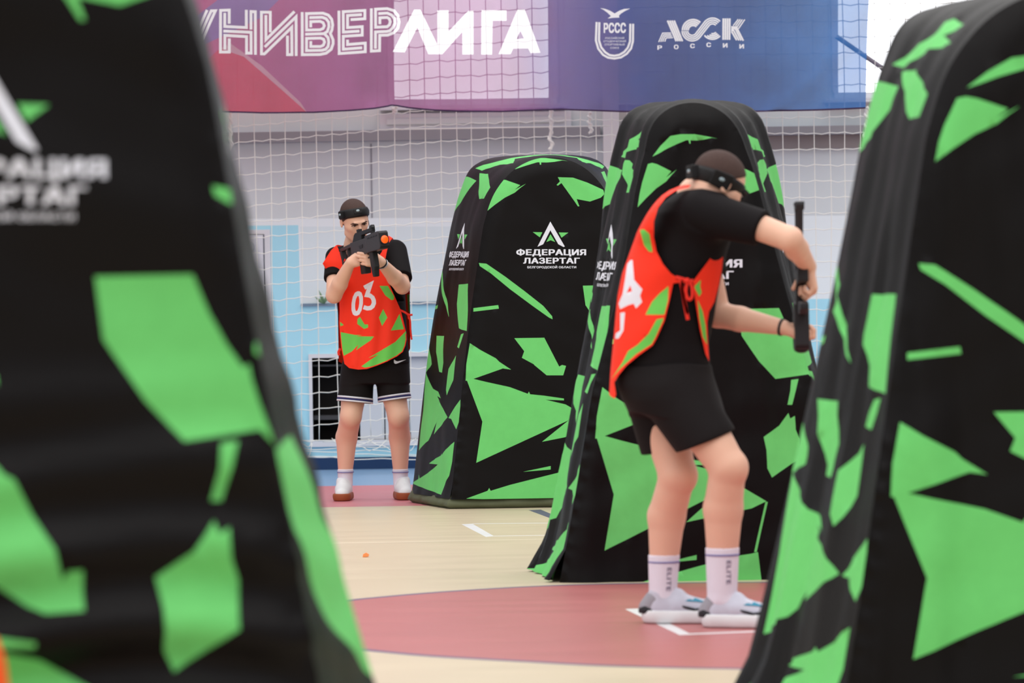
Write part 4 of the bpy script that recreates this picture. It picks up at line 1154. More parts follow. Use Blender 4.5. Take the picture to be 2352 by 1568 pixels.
# ------------------------------------------------------------------ laser tag rifle
def rifle(label, rear, muzzle, up, lens=None, body=None):
    M_gun = body or MATS['gun_charcoal']
    rear = Vector(rear); x = (Vector(muzzle) - rear); L = x.length; x.normalize(); up = Vector(up); z = (up - x*up.dot(x)).normalized(); y = z.cross(x)
    k = L/.56
    root = thing('laser_tag_rifle', rear.lerp(Vector(muzzle), .5), label, 'toy gun')
    M = Matrix(((x.x, y.x, z.x, rear.x), (x.y, y.y, z.y, rear.y), (x.z, y.z, z.z, rear.z), (0, 0, 0, 1))) @ Matrix.Scale(k, 4)
    def part(name, polys, m, bev=.004, par=root):
        bm = bmesh.new()
        for pts, y0, y1 in polys: extrude_poly(bm, pts, y0, y1, M)
        bmesh.ops.recalc_face_normals(bm, faces=bm.faces)
        if bev: bevel(bm, bev*k, 2)
        return bm_obj(name, bm, m, par)
    part('body', [([(.16, .034), (.39, .036), (.39, -.048), (.34, -.052), (.22, -.050), (.16, -.044)], -.021, .021)], M_gun)
    part('side_plate', [([(.27, .004), (.325, .006), (.32, -.014), (.28, -.014)], -.0235, .0235)], M_gunb, .002)
    hs = part('front_housing', [([(.375, .046), (.545, .050), (.56, .040), (.56, -.040), (.545, -.052), (.385, -.050), (.375, -.03)], -.029, .029)], M_gun, .006)
    part('vent_slot', [([(.41+i*.034, .030), (.432+i*.034, .031), (.432+i*.034, .024), (.41+i*.034, .023)], -.0305, .0305) for i in range(4)], M_gunb, 0, hs)
    part('front_plate', [([(.554, .047), (.5625, .037), (.5625, -.037), (.554, -.049)], -.0275, .0275)], M_gunb, .002, hs)
    # muzzle ring and lens
    bm = bmesh.new(); R = Matrix.Rotation(math.pi/2, 4, 'Y')
    bmesh.ops.create_cone(bm, cap_ends=True, segments=28, radius1=.0275, radius2=.0275, depth=.014, matrix=M @ Matrix.Translation((.561, 0, -.002)) @ R)
    mz = bm_obj('muzzle_ring', bm, M_gunb, root)
    bm = bmesh.new(); bmesh.ops.create_uvsphere(bm, u_segments=24, v_segments=12, radius=1, matrix=M @ Matrix.Translation((.567, 0, -.002)) @ Matrix.Diagonal((.008, .0225, .0225, 1)))
    bm_obj('lens', bm, lens or M_lens, root, True)
    part('stock', [([(0, .022), (.17, .034), (.17, .012), (0, .004)], -.014, .014), ([(0, .004), (.020, .006), (.020, -.075), (0, -.080)], -.017, .017),
                   ([(.02, -.075), (.17, -.044), (.17, -.028), (.02, -.056)], -.012, .012), ([(.082, .012), (.098, .014), (.098, -.045), (.082, -.05)], -.011, .011)], M_gun)
    part('butt_pad', [([(-.012, .020), (.001, .022), (.001, -.080), (-.012, -.076)], -.018, .018)], M_gunb)
    rl = part('top_rail', [([(.175, .033), (.30, .035), (.305, .059), (.44, .061), (.44, .083), (.225, .081), (.205, .070)], -.013, .013), ([(.42, .046), (.44, .047), (.44, .075), (.42, .075)], -.011, .011), ([(.285, .034), (.30, .034), (.30, .072), (.285, .072)], -.010, .010)], M_gunb)
    part('rear_sight', [([(.245, .082), (.275, .082), (.275, .098), (.264, .098), (.264, .091), (.256, .091), (.256, .098), (.245, .098)], -.011, .011)], M_gunb, .002, rl)
    part('front_sight', [([(.415, .082), (.448, .082), (.442, .097), (.434, .100), (.423, .095)], -.010, .010)], M_gunb, .002, rl)
    part('pistol_grip', [([(.262, -.046), (.318, -.048), (.306, -.110), (.302, -.158), (.248, -.156), (.250, -.10)], -.021, .021)], M_gunb, .007)
    part('trigger_guard', [([(.315, -.05), (.365, -.05), (.365, -.058), (.357, -.078), (.318, -.078), (.311, -.07), (.32, -.071), (.352, -.071), (.357, -.058), (.315, -.058)], -.005, .005)], M_gunb, 0)
    part('fore_grip', [([(.375, -.048), (.425, -.050), (.428, -.135), (.418, -.155), (.410, -.190), (.388, -.190), (.378, -.150)], -.016, .016)], M_gunb, .006)
    return root
# ================================================================== standing player, aiming
DA = 22.25
pA = thing('person', (W(850, 1148, DA).x, DA, 0), 'person standing with legs apart in orange bib 03, aiming a toy rifle at the right', 'person')
Bd = Blob(.004)
fA_, uA_ = (.34, -.86, -.38), (-.14, -.05, .98)
cA = W(815, 506, 22.08)
nbA = W(822, 566, 22.2)
PA, axA = add_head(Bd, cA, fA_, uA_, nbA)
Bd.cap(nbA, W(850, 830, DA), .085, .085, k=.03).ell(W(843, 640, DA+.01), (.13, .085, .17), None, k=.03).ell(W(858, 838, DA+.02), (.13, .085, .11), None, k=.03)
shR, elR, wrR = W(771, 590, 22.22), W(767, 678, 22.05), W(805, 603, 21.90)
shL, elL, wrL = W(907, 578, 22.25), W(924, 657, 22.04), W(875, 602, 21.83)
def arm(B, sh, el, wr, r=(.050, .050, .047, .030)):
    B.cap(sh, el, r[0], r[1]*.94, k=.03)
    m = Vector(el).lerp(Vector(wr), .35)
    B.cap(el, m, r[1]*.94, r[2], k=.012); B.cap(m, wr, r[2], r[3], k=.012)
arm(Bd, shR, elR, wrR); arm(Bd, shL, elL, wrL)
hipR, knR, caR, anR = W(820, 850, DA+.03), W(806, 955, 22.24), W(796, 1004, 22.34), W(793, 1092, 22.36)
hipL, knL, caL, anL = W(893, 850, DA+.03), W(915, 955, 22.24), W(918, 1004, 22.34), W(920, 1092, 22.36)
def leg(B, hip, kn, ca, an, r=(.088, .064, .064, .041)):
    B.cap(hip, kn, r[0], r[1], k=.03); B.cap(kn, ca, r[1]*.97, r[2], k=.015); B.cap(ca, an, r[2], r[3], k=.015)
    d = Vector(kn) - Vector(ca)
    B.ell(Vector(kn) + Vector((0, -.026, -.008)), (.036, .036, .050), None, k=.045)
leg(Bd, hipR, knR, caR, anR); leg(Bd, hipL, knL, caL, anL)
for an in (anR, anL): Bd.cap(an, Vector((an.x, an.y, .065)), .040, .034, k=.02); Bd.cap(Vector((an.x, an.y, .06)), Vector((an.x, an.y-.10, .045)), .030, .022, k=.02)
# hands: right on the pistol grip, left folded over it
add_hand(Bd, wrR, (.90, -.20, .30), (.25, .95, -.1), (-.3, .1, .95), [(8, 30, 20), (35, 70, 45), (40, 75, 45), (45, 75, 45)], 1.0, (.45, .8, .3), .4)
add_hand(Bd, wrL, (-.93, -.14, .18), (-.22, .95, .05), (.2, .05, .97), [(14, 38, 30), (18, 40, 30), (22, 44, 30), (28, 48, 30)], 1.02, (.5, .6, .4), .6)
Bd.build('body', M_skin, pA)
hair_cap(PA, axA, cA, pA)
hb, pod = headband(PA(-.012, 0, .035), frame((.36, -.93, .03), (-.15, 0, .98)), pA, (.101, .082, .096), .006, .054); pod(.1, .05, .030, .003, .008); pod(1.25, .034, .046, .020); pod(-1.35, .026, .030, .003); pod(math.pi, .05, .036, .014)
def eyes(P, ax, parent):
    f, r, u = ax
    for sg in (-1, 1):
        bm = bmesh.new(); A = Matrix((( f.x, r.x, u.x, 0), (f.y, r.y, u.y, 0), (f.z, r.z, u.z, 0), (0, 0, 0, 1)))
        bmesh.ops.create_uvsphere(bm, u_segments=16, v_segments=10, radius=1, matrix=Matrix.Translation(P(.083, sg*.031, .003)) @ A @ Matrix.Diagonal((.0105, .0125, .0048, 1)))
        e = bm_obj('eye', bm, M_eye, parent, True)
        bm = bmesh.new(); bmesh.ops.create_uvsphere(bm, u_segments=14, v_segments=8, radius=1, matrix=Matrix.Translation(P(.0905, sg*.030, .004)) @ A @ Matrix.Diagonal((.0045, .0062, .0046, 1)))
        bm_obj('iris', bm, M_iris, e, True)
        tube_obj('eyelid', [P(.088, sg*.017, .005), P(.0955, sg*.026, .0105), P(.0945, sg*.038, .0105), P(.083, sg*.047, .004)], .0026, M_brow, parent)
        tube_obj('eyebrow', [P(.099, sg*.012, .0125), P(.1005, sg*.024, .0180), P(.094, sg*.040, .0210), P(.082, sg*.052, .015)], [.0038, .0048, .0045, .002], M_brow, parent)
eyes(PA, axA, pA)
tube_obj('ear_cord', [PA(-.014, -.088, -.02), PA(-.014, -.093, -.06), PA(-.020, -.094, -.10)], [.0022, .002, .0045], M_dark, pA)
# T-shirt
ys = [556, 566, 576, 590, 620, 660, 700, 760, 800, 835]
xl = [800, 782, 769, 762, 766, 776, 783, 787, 787, 788]; xr = [886, 901, 913, 920, 925, 930, 932, 934, 938, 941]
T = Blob(.005)
zz = [W(850, y, DA).z for y in ys]; a_ = [W(l, y, DA).x for l, y in zip(xl, ys)]; b_ = [W(r_, y, DA).x for r_, y in zip(xr, ys)]
T.loft(zz, [(p+q)/2 for p, q in zip(a_, b_)], [(q-p)/2 for p, q in zip(a_, b_)], [DA]*10, [.07, .085, .10, .115, .125, .128, .125, .12, .12, .12], k=0)
T.cap(nbA + Vector((0, 0, -.02)), nbA + Vector((0, .01, .012)), .075, .066, k=.02)
eR = shR.lerp(elR, .58); eL = shL.lerp(elL, .80)
T.cap(shR, eR, .062, .066, k=.03); T.cap(shL, eL, .074, .070, k=.03)
for sh, el, e_, r_ in ((shR, elR, eR, .1), (shL, elL, eL, .1)):
    n_ = (Vector(el)-Vector(sh)).normalized()
    e0 = Vector(e_)
    T.plane(e0, n_, np.array(e0)-.11, np.array(e0)+.11)
T.build('t_shirt', M_tee, pA)
# shorts
Sh = Blob(.005)
ys = [796, 820, 850, 880, 900]; xl = [795, 790, 786, 783, 782]; xr = [936, 939, 941, 942, 942]
zz = [W(850, y, DA).z for y in ys]; a_ = [W(l, y, DA).x for l, y in zip(xl, ys)]; b_ = [W(r_, y, DA).x for r_, y in zip(xr, ys)]
Sh.loft(zz[:4], [(p+q)/2 for p, q in zip(a_, b_)][:4], [(q-p)/2 for p, q in zip(a_, b_)][:4], [DA+.02]*4, [.125, .13, .135, .12], k=0)
hmR, hmL = W(815, 924, DA+.01), W(906.5, 919, DA+.01)
Sh.cap(W(822, 850, DA+.02), hmR, .098, .108, k=.02); Sh.cap(W(897, 850, DA+.02), hmL, .094, .100, k=.02)
for hm, hp in ((hmR, W(822, 850, DA+.02)), (hmL, W(897, 850, DA+.02))):
    n_ = (Vector(hm)-Vector(hp)).normalized(); c_ = Vector(hm)
    Sh.plane(c_, n_, np.array([c_.x-.13, c_.y-.2, c_.z-.2]), np.array([c_.x+.13 if hm is hmL else (hmR.x+hmL.x)/2, c_.y+.2, c_.z+.03]))
for hm, kn in ((hmR, knR), (hmL, knL)): Sh.cap(Vector(hm)+Vector((0, 0, .025)), Vector(hm)+Vector((0, 0, -.05)), .088, .092, k=.004, op='s')
so = Sh.build('shorts', M_short, pA)
for hm, hp, r0 in ((hmR, W(822, 850, DA+.02), .1075), (hmL, W(897, 850, DA+.02), .0995)):
    n_ = (Vector(hm)-Vector(hp)).normalized()
    for off, hgt, m in ((.006, .009, M_bwh), (.0165, .010, mat('trim_navy', srgb(40, 40, 96), .7)), (.028, .010, M_bwh)):
        cuff_ring('hem_stripe', Vector(hm) - n_*off, n_, r0+.0015-off*.07, hgt, m, so)
# emblem on the shorts
z2 = zoomer(680, 780, 3.92)
pl = z2([(880, 185), (886, 178), (898, 190), (915, 194), (992, 178), (910, 214), (893, 217), (882, 208)])
v2, t2, _ = sheet(pl, [], 6)
def on_shorts(x, y):
    p = W(x, y, DA); 
    xm = (W(862, y, DA).x); hw = W(943, y, DA).x - xm
    c = min(.98, abs((p.x-xm)/hw)); q = W(x, y, DA + .02 - .140*(1-c**2.3)**(1/2.3) - .008); return q
mesh_obj('emblem', [on_shorts(*p) for p in v2], t2, M_bwh, so)
# socks and shoes
for an, ca in ((anR, caR), (anL, caL)):
    K = Blob(.004); top = W(792 if an is anR else 918, 1077, 22.35); top = Vector((an.x + (ca.x-an.x)*.2, 22.35, top.z)); bot = Vector((an.x, an.y, .10))
    K.cap(top + Vector((0, 0, .02)), bot, .0495, .0425, k=0); K.cap(bot, bot + Vector((0, -.03, -.03)), .042, .04, k=.01); K.plane(top, (0, 0, 1))
    sk = K.build('sock', M_sock, pA)
    cuff_ring('sock_stripe', top + Vector((0, 0, -.018)), (0, 0, 1), .0497, .005, M_sblue, sk)
    shoe(pA, (an.x + (.004 if an is anL else -.004), an.y + .055, 0), ((.10 if an is anL else -.06), -1), .29, (M_shoe, M_gum), gum=True, toe_up=.008)
# bib (front panel with print, back panel, ties)
z1 = zoomer(680, 420, 4.125)
bibo = [(773, 562), (760, 575), (741, 605), (752, 625), (779, 682), (780, 711), (779, 742), (781, 771), (784, 800), (788, 820), (791, 835), (802, 845), (823, 848.5), (843, 847), (864, 840), (889, 830), (912, 818), (925, 808), (931, 794), (934, 780), (933.5, 766), (928, 742), (920, 711), (905, 677), (893, 650), (884, 625), (886, 590), (892, 560), (901, 546), (893, 541), (886, 546), (877, 578), (862, 600), (845, 610), (815, 608), (795, 597), (781, 580)]
bg = [z1(p) for p in ([(790, 975), (870, 975), (930, 1075), (925, 1105), (905, 1110), (845, 1065)], [(825, 1195), (865, 1275), (815, 1355), (785, 1275)], [(980, 1240), (1022, 1385), (898, 1398)],
      [(605, 1268), (650, 1340), (682, 1340), (682, 1370), (645, 1382), (580, 1335), (582, 1290)], [(400, 1300), (452, 1345), (400, 1365)])]
bg.append([(770, 760), (816, 769), (832, 769.5), (818, 772), (859, 772.5), (852, 781), (818, 804), (823, 791.5), (808, 807), (780, 822), (775, 800)])
bg.append([(940, 752), (936, 790), (930, 806), (914, 817), (892, 829), (868, 839), (838, 844), (830, 841), (848, 828), (870, 813), (846, 822), (878, 803), (908, 785)])
def rim(o, wd):
    return stroke(o[4:21], wd)
bp_ = [(p, 1) for p in bg] + [(q, 0) for q in rim(bibo, 4.2)]
for pg in text_polys('0', 527, 634, 1256, 1012, .03): bp_.append((z1([(x + (1130-y)*.10, y) for x, y in pg]), 2))
for qd in stroke([(646, 992), (704, 962), (672, 1062), (700, 1066), (724, 1085), (736, 1112), (737, 1140), (725, 1168), (704, 1184), (675, 1188), (640, 1176)], 40): bp_.append((z1(qd), 2))
v2, t2, m2 = sheet(bibo, bp_, 7)
zy = [540, 560, 600, 650, 700, 800, 850]; zd_ = [.085, .118, .152, .160, .162, .165, .172]
hl = [735, 735, 734, 764, 772, 772, 772]; hr = [925, 930, 936, 940, 942, 945, 945]
def bib_pt(x, y, sg=-1, off=0.0):
    l, r_ = np.interp(y, zy, hl), np.interp(y, zy, hr); c = abs((x-(l+r_)/2)/((r_-l)/2)); c = min(c, .995)
    ex = 7.0 if y < 625 else (2.4 + 4.6*max(0, (665-y)/40) if y < 665 else 2.4); dep = np.interp(y, zy, zd_)*(1-c**ex)**(1/ex)
    fold = .007*math.sin(x*.16 + y*.012)*max(0, min(1, (y-640)/120)) + .006*noise.noise(Vector((x*.03, y*.02, 2.0)))
    return W(x, y, DA + sg*(dep + .004 + off) + sg*fold)
bb_ = mesh_obj('bib', [bib_pt(*p) for p in v2], t2, [M_bor, M_bgr, M_bwh], pA, m2)
bko = [(775, 562), (758, 580), (750, 610), (772, 660), (776, 720), (778, 830), (800, 842), (860, 846), (925, 838), (942, 800), (943, 735), (941, 690), (942, 650), (930, 600), (918, 565), (900, 545), (880, 556), (845, 566), (800, 566)]
v2, t2, m2 = sheet(bko, [([(935, 676), (950, 676), (950, 722), (938, 715)], 1)], 9)
mesh_obj('bib_back', [bib_pt(p[0], p[1], 1) for p in v2], [t[::-1] for t in t2], [M_bor, M_bgr], bb_, m2)
def ribbon(name, pts, wd, m, parent, ax=Vector((1, 0, 0))):
    P = smooth_curve([Vector(p) for p in pts], 24); V = []; F = []
    for i, p in enumerate(P):
        t = (P[min(i+1, len(P)-1)] - P[max(i-1, 0)]).normalized(); s_ = t.cross(Vector((0, 1, 0)));
        s_ = s_.normalized()*wd/2 if s_.length > 1e-4 else ax*wd/2
        for a, b in ((-1, -.0012), (1, -.0012), (1, .0012), (-1, .0012)): V.append(p + s_*a + Vector((0, b, 0)))
    for i in range(len(P)-1):
        for j in range(4): F.append((i*4+j, i*4+(j+1) % 4, (i+1)*4+(j+1) % 4, (i+1)*4+j))
    return mesh_obj(name, V, F, m, parent)
q = z1([(985, 1205), (1030, 1225), (1062, 1250), (1070, 1290)]); ribbon('tie', [W(*p, 22.12 if i else 22.13) for i, p in enumerate(q)], .012, M_tie, bb_)
q = z1([(1062, 1245), (1085, 1250), (1104, 1248)]); ribbon('tie', [W(*p, 22.10) for p in q], .012, M_tie, bb_)
q = z1([(1062, 1250), (1080, 1300), (1085, 1390), (1095, 1485)]); ribbon('tie', [W(*p, 22.11) for p in q], .011, M_tie, bb_)
q = [(782, 800), (778, 808), (779, 816)]; ribbon('tie', [W(*p, 22.14) for p in q], .016, M_tie, bb_)
# bracelet on the left wrist
n_ = (Vector(elL)-Vector(wrL)).normalized()
br = cuff_ring('bracelet', Vector(wrL) + n_*.012, n_, .0325, .010, M_dark, pA)
cuff_ring('bracelet_plate', Vector(wrL) + n_*.022, n_, .0335, .004, M_metal, br)
rifle('dark toy rifle with orange muzzle lens, aimed by the standing player in bib 03', W(786, 580, 22.12), W(882, 549, 21.60), (-.06, -.05, 1))
# ================================================================== bending player seen from his right side
DP = 13.40
pB = thing('person', (W(1590, 1436, DP).x, DP, 0), 'person with lowered head in orange bib and white socks, side view, rifle upright', 'person')
Bd = Blob(.004)
cB = W(1650, 427, 13.34); fB_, uB_ = (.77, .40, -.50), (0, 0, 1)
nbB = W(1602, 452, 13.40)
PB, axB = add_head(Bd, cB, fB_, uB_, nbB, .062)
Bd.cap(nbB, W(1560, 600, DP), .07, .10, k=.03).cap(W(1560, 600, DP), W(1525, 850, DP), .11, .11, k=.03)
shR, elR, wrR = W(1640, 482, 13.22), W(1815, 549, 13.10), W(1857, 612, 13.35)
shL, elL, wrL = W(1600, 500, 13.58), W(1648, 722, 13.52), W(1799, 752, 13.42)
arm(Bd, shR, elR, wrR, (.053, .047, .042, .029)); arm(Bd, shL, elL, wrL, (.052, .050, .045, .028))
def legB(hip, kn, ca, an, r):
    Bd.cap(hip, kn, r[0], r[1], k=.03); Bd.cap(kn, ca, r[1]*.95, r[2], k=.015); Bd.cap(ca, an, r[2], r[3], k=.015)
hN, kN, cN, aN = W(1562, 900, 13.32), W(1672, 1072, 13.22), W(1661, 1168, 13.27), W(1658, 1345, 13.29)
hF, kF, cF, aF = W(1508, 900, 13.50), W(1556, 1090, 13.42), W(1531, 1185, 13.49), W(1522, 1345, 13.50)
legB(hN, kN, cN, aN, (.098, .067, .070, .046)); legB(hF, kF, cF, aF, (.092, .068, .068, .044))
Bd.ell(kN + Vector((.03, -.012, -.005)), (.034, .04, .045), None, k=.03); Bd.ell(kF + Vector((.03, -.012, -.005)), (.034, .04, .045), None, k=.03)
for an, d in ((aN, (.93, -.36)), (aF, (.97, -.24))): Bd.cap(an, Vector((an.x, an.y, .065)), .042, .034, k=.02); Bd.cap(Vector((an.x, an.y, .06)), Vector((an.x + d[0]*.11, an.y + d[1]*.11, .045)), .030, .022, k=.02)
add_hand(Bd, wrR, (.17, .03, -.98), (-.98, 0, -.15), (0, 1, 0), [(62, 85, 40), (60, 85, 45), (58, 85, 45), (55, 85, 45)], 1.02, (.2, .5, .75), .5)
add_hand(Bd, wrL, (.86, 0, -.50), (.40, 0, .92), (0, 1, 0), [(50, 68, 45), (48, 68, 45), (48, 66, 42), (46, 64, 40)], .98, (.2, .55, .8), .4)
Bd.build('body', M_skin, pB)
hair_cap(PB, axB, cB, pB, .004, .024, .0)
hb, pod = headband(PB(-.012, 0, .035), axB, pB, (.101, .081, .092), -.034, .056, .010); pod(1.85, .075, .058, .012); pod(.15, .06, .044, .016); pod(math.pi+.1, .05, .050, .022)
eyes(PB, axB, pB)
# T-shirt
ys = [428, 436, 448, 465, 490, 530, 580, 630, 680, 730, 790, 850]
xl = [1588, 1568, 1545, 1522, 1503, 1487, 1464, 1446, 1434, 1428, 1424, 1424]; xr = [1640, 1672, 1690, 1694, 1692, 1686, 1670, 1658, 1648, 1640, 1628, 1632]
bd = [.06, .10, .14, .165, .185, .185, .17, .16, .152, .148, .146, .15]
zB_ = [W(1550, y, DP).z for y in ys]; aB = [W(l, y, DP).x for l, y in zip(xl, ys)]; bB = [W(r_, y, DP).x for r_, y in zip(xr, ys)]
T = Blob(.005)
T.loft(zB_, [(p+q)/2 for p, q in zip(aB, bB)], [(q-p)/2 for p, q in zip(aB, bB)], [DP]*12, bd, k=0, ex=2.1)
eR = shR.lerp(elR, .63); eL = shL.lerp(elL, .6)
T.cap(shR + Vector((-.05, .03, -.005)), eR, .082, .066, k=.05); T.cap(shL, eL, .075, .07, k=.04)
for sh, el, e_ in ((shR, elR, eR), (shL, elL, eL)):
    n_ = (Vector(el)-Vector(sh)).normalized(); e0 = Vector(e_); T.plane(e0, n_, np.array(e0)-.10, np.array(e0)+.10)
T.build('t_shirt', M_tee, pB, 3)
# shorts
Sh = Blob(.005)
ys2 = [838, 860, 885, 915, 945]; xl2 = [1416, 1414, 1418, 1428, 1446]; xr2 = [1634, 1638, 1646, 1656, 1664]
z_ = [W(1530, y, DP).z for y in ys2]; a_ = [W(l, y, DP).x for l, y in zip(xl2, ys2)]; b_ = [W(r_, y, DP).x for r_, y in zip(xr2, ys2)]
Sh.loft(z_, [(p+q)/2 for p, q in zip(a_, b_)], [(q-p)/2 for p, q in zip(a_, b_)], [DP]*5, [.155, .16, .17, .175, .17], k=0, ex=2.1)
hmN, hmF = W(1622, 1012, 13.27), W(1534, 1036, 13.50)
Sh.cap(W(1545, 900, 13.33), hmN, .120, .112, k=.04); Sh.cap(W(1500, 900, 13.49), hmF, .105, .098, k=.04)
nN = Vector((.36, 0, -.93)); nF = Vector((.13, 0, -.99))
for hm, n_, kx in ((hmN, nN, 0), (hmF, nF, 1)):
    c_ = Vector(hm)
    Sh.plane(c_, n_, np.array([c_.x-.17, 13.385 if kx else 13.0, c_.z-.16]), np.array([c_.x+.17, 13.8 if kx else 13.385, c_.z+.03]))
for hm, n_, r_ in ((hmN, nN, .096), (hmF, nF, .084)): Sh.cap(Vector(hm) - n_*.02, Vector(hm) + n_*.06, r_, r_, k=.004, op='s')
Sh.build('shorts', M_short, pB, 2)
# socks
for an, ty, an_r, ca_r, r1, tx in ((aN, 1256, .046, .070, .053, 1660), (aF, 1273, .044, .068, .050, 1523)):
    K = Blob(.004); t_ = W(tx, ty, an.y); cc_ = cN if an is aN else cF; u_ = (t_.z - an.z)/(cc_.z - an.z); r0 = (an_r + (ca_r - an_r)*u_) + .0045; top = Vector((an.x + (cc_.x-an.x)*u_, an.y + (cc_.y-an.y)*u_, t_.z)); bot = Vector((an.x, an.y, .10))
    K.cap(top + Vector((0, 0, .03)), bot, r0, r1, k=0); d = (.93, -.36) if an is aN else (.97, -.24)
    K.cap(bot, bot + Vector((d[0]*.05, d[1]*.05, -.035)), r1*.95, .04, k=.01); K.plane(top, (0, 0, 1))
    sk = K.build('sock', M_sock, pB)
    cuff_ring('sock_stripe', top.lerp(bot, .026/(top.z-bot.z)), (0, 0, 1), float(np.interp(top.z-.026, [bot.z, top.z+.03], [r1, r0])) - .0004, .006, M_sblue, sk)
    V, F = [], []
    ax0 = .014 if an is aN else .012
    tv, tf, _ = sheet([(-.001, -.001), (.086, -.001), (.086, .018), (-.001, .018)], [([(-.001, -.001), (.086, -.001), (.086, .018), (-.001, .018)], -1)] + [(pg, 1) for pg in text_polys('ELITE', 0, .085, 0, .017, .02)], .02)
    for tri in tf:     # reads downwards along the sock
        s0 = len(V)
        for x, y in (tv[i] for i in tri):
            zc = top.z - .045 - x; lx = ax0 + y - .002; rr = float(np.interp(zc, [bot.z, top.z + .03], [r1, r0])) + .0018; cx_ = float(np.interp(zc, [bot.z, top.z], [bot.x, top.x]))
            cy_ = float(np.interp(zc, [bot.z, top.z], [bot.y, top.y])); V.append((cx_ + lx, cy_ - math.sqrt(max(1e-6, rr*rr - lx*lx)), zc))
        F.append(tuple(range(s0, len(V))))
    mesh_obj('sock_lettering', V, F, mat('sock_letter', srgb(84, 74, 110), .8), sk)
shoe(pB, (aN.x - .062, aN.y + .02, 0), (.93, -.36), .30, (M_shoeg, M_shoe), swoosh=True)
shoe(pB, (aF.x - .066, aF.y + .012, 0), (.97, -.24), .30, (M_shoeg, M_shoe), swoosh=True)
# bib
z3 = zoomer(1370, 330, 2.7517)
ysb = [424, 432, 445, 465, 490, 530, 580, 630, 680, 730, 790, 850, 920]
xlb = [1570, 1546, 1524, 1504, 1486, 1464, 1446, 1428, 1418, 1413, 1408, 1402, 1398]; xrb = [1650, 1680, 1694, 1698, 1696, 1690, 1674, 1662, 1652, 1645, 1634, 1636, 1640]
bdb = [.10, .16, .215, .245, .250, .235, .182, .174, .168, .166, .168, .176, .18]
def bpt(x, y, sg=-1):
    l, r_ = np.interp(y, ysb, xlb), np.interp(y, ysb, xrb); c = (x-(l+r_)/2)/((r_-l)/2); c = max(-.9995, min(.9995, c))
    ex = 2.1 + 3.0*max(0, min(1, (560-y)/60)); dep = float(np.interp(y, ysb, bdb))*(1-abs(c)**ex)**(1/ex)
    fold = .006*math.sin(x*.035 + y*.05)*min(1, max(0, (y-600)/80)) * (1-abs(c))
    return W(x, y, DP + sg*(dep + .003) + sg*fold)
back = [(1588, 424), (1581, 430.5), (1551, 438), (1529, 453), (1511, 477), (1502, 508), (1501.5, 544), (1508, 577), (1522.6, 606), (1541, 628), (1555, 637), (1572, 641), (1566, 648), (1552, 650), (1546, 651), (1537, 693), (1526, 737), (1508, 777), (1499, 793), (1468, 815), (1439, 839), (1421, 861), (1411, 878), (1415, 905), (1412, 915), (1403, 910)]
l_ = [(float(np.interp(y, ysb, xlb)) + .3, y) for y in range(905, 424, -12)]
back = back + l_
gB = [z3(p) for p in ([(275, 545), (300, 540), (335, 570), (355, 685), (330, 680), (300, 640)], [(455, 900), (450, 1060), (425, 1080), (310, 1080), (350, 1000), (400, 945)],
      [(425, 1100), (400, 1200), (350, 1265), (250, 1330), (150, 1420), (92, 1490), (165, 1380), (200, 1310), (260, 1270), (330, 1200), (380, 1110)])]
wB = [z3(p) for p in ([(215, 735), (228, 735), (238, 860), (290, 920), (275, 960), (288, 1000), (250, 1040), (235, 1010), (200, 1020), (150, 1045), (140, 1010), (165, 950), (180, 860), (195, 760)],
      [(150, 1068), (180, 1065), (175, 1120), (170, 1180), (140, 1230), (118, 1232), (122, 1200), (150, 1180), (150, 1110)])]
hole = z3([(190, 942), (214, 895), (224, 932)])
pol = [(p, 1) for p in gB] + [(q, 0) for q in stroke(back[:13], 7)] + [(q, 0) for q in stroke(back[14:25], 7)] + [(p, 2) for p in wB] + [(hole, 0)]
v2, t2, m2 = sheet(back, pol, 9)
bb_ = mesh_obj('bib', [bpt(*p) for p in v2], t2, [M_bor, M_bgr, M_bwh], pB, m2)
mesh_obj('bib_far_side', [bpt(p[0], p[1], 1) for p in v2], [t[::-1] for t in t2], [M_bor, M_bgr, M_bor], bb_, m2)
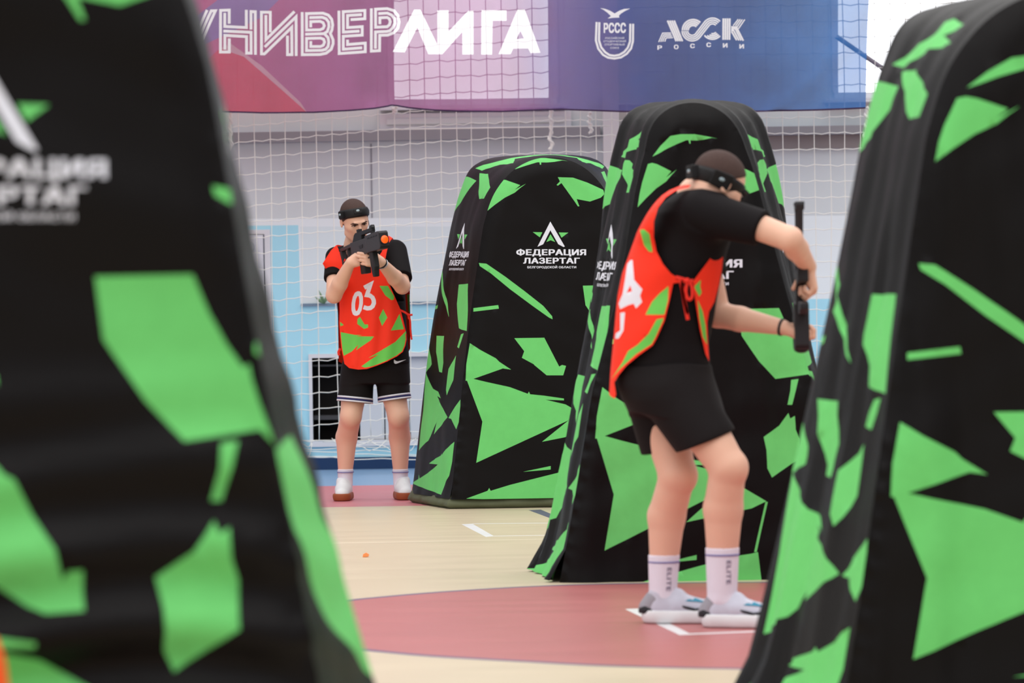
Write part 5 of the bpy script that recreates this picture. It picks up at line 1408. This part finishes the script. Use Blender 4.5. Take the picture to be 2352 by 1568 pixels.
front = z3([(612, 868), (640, 830), (700, 750), (760, 670), (806, 612), (803, 680), (792, 800), (772, 900), (745, 1000), (712, 1060), (700, 1130), (704, 1250), (712, 1375), (690, 1330), (655, 1180), (632, 1040), (616, 930)])
gF = [z3(p) for p in ([(620, 900), (660, 860), (655, 900), (665, 940), (650, 965), (625, 920)], [(640, 985), (672, 1060), (690, 1150), (700, 1270), (672, 1220), (650, 1100)])]
xr_save = list(xrb)
v2, t2, m2 = sheet(front, [(p, 1) for p in gF], 9)
def fpt(x, y, sg=-1):
    # the front panel hangs loose, a little forward of the chest
    r_ = np.interp(y, [550, 620, 680, 740, 790, 830], [1668, 1664, 1652, 1640, 1630, 1632]); k = max(0, min(1, (r_-x)/60))
    return W(x, y, DP + sg*(.045 + .125*k**.6))
fo = mesh_obj('bib_front', [fpt(*p) for p in v2], t2, [M_bor, M_bgr], bb_, m2)
mesh_obj('bib_front_far_side', [fpt(p[0], p[1], 1) for p in v2], [t[::-1] for t in t2], [M_bor, M_bgr], bb_, m2)
kd = 13.185
def rb(pts, wd, d=kd): ribbon('tie', [W(*p, d) for p in z3(pts)], wd, M_tie, bb_)
rb([(500, 846), (545, 858), (580, 872), (612, 868)], .016, 13.20)
rb([(575, 875), (565, 930), (575, 975), (592, 985), (606, 960), (602, 900), (582, 872)], .011)
rb([(530, 850), (545, 930), (560, 1020), (578, 1112)], .013)
rb([(545, 860), (540, 900), (552, 980), (575, 1080)], .010)
bm = bmesh.new(); bmesh.ops.create_icosphere(bm, subdivisions=2, radius=.012, matrix=Matrix.Translation(W(1578, 645, 13.19))); bm_obj('tie_knot', bm, M_tie, bb_, True)
# bracelet and watch
n_ = (Vector(elL)-Vector(wrL)).normalized(); cuff_ring('bracelet', Vector(wrL) + n_*.006, n_, .0305, .009, M_dark, pB)
rf = rifle('black toy rifle held upright, stock up, by the bending player', W(1834, 472, 13.44), W(1841, 802, 13.42), (0, 1, .02), M_gunb, mat('gun_near_black', srgb(36, 32, 36), .5, .35))
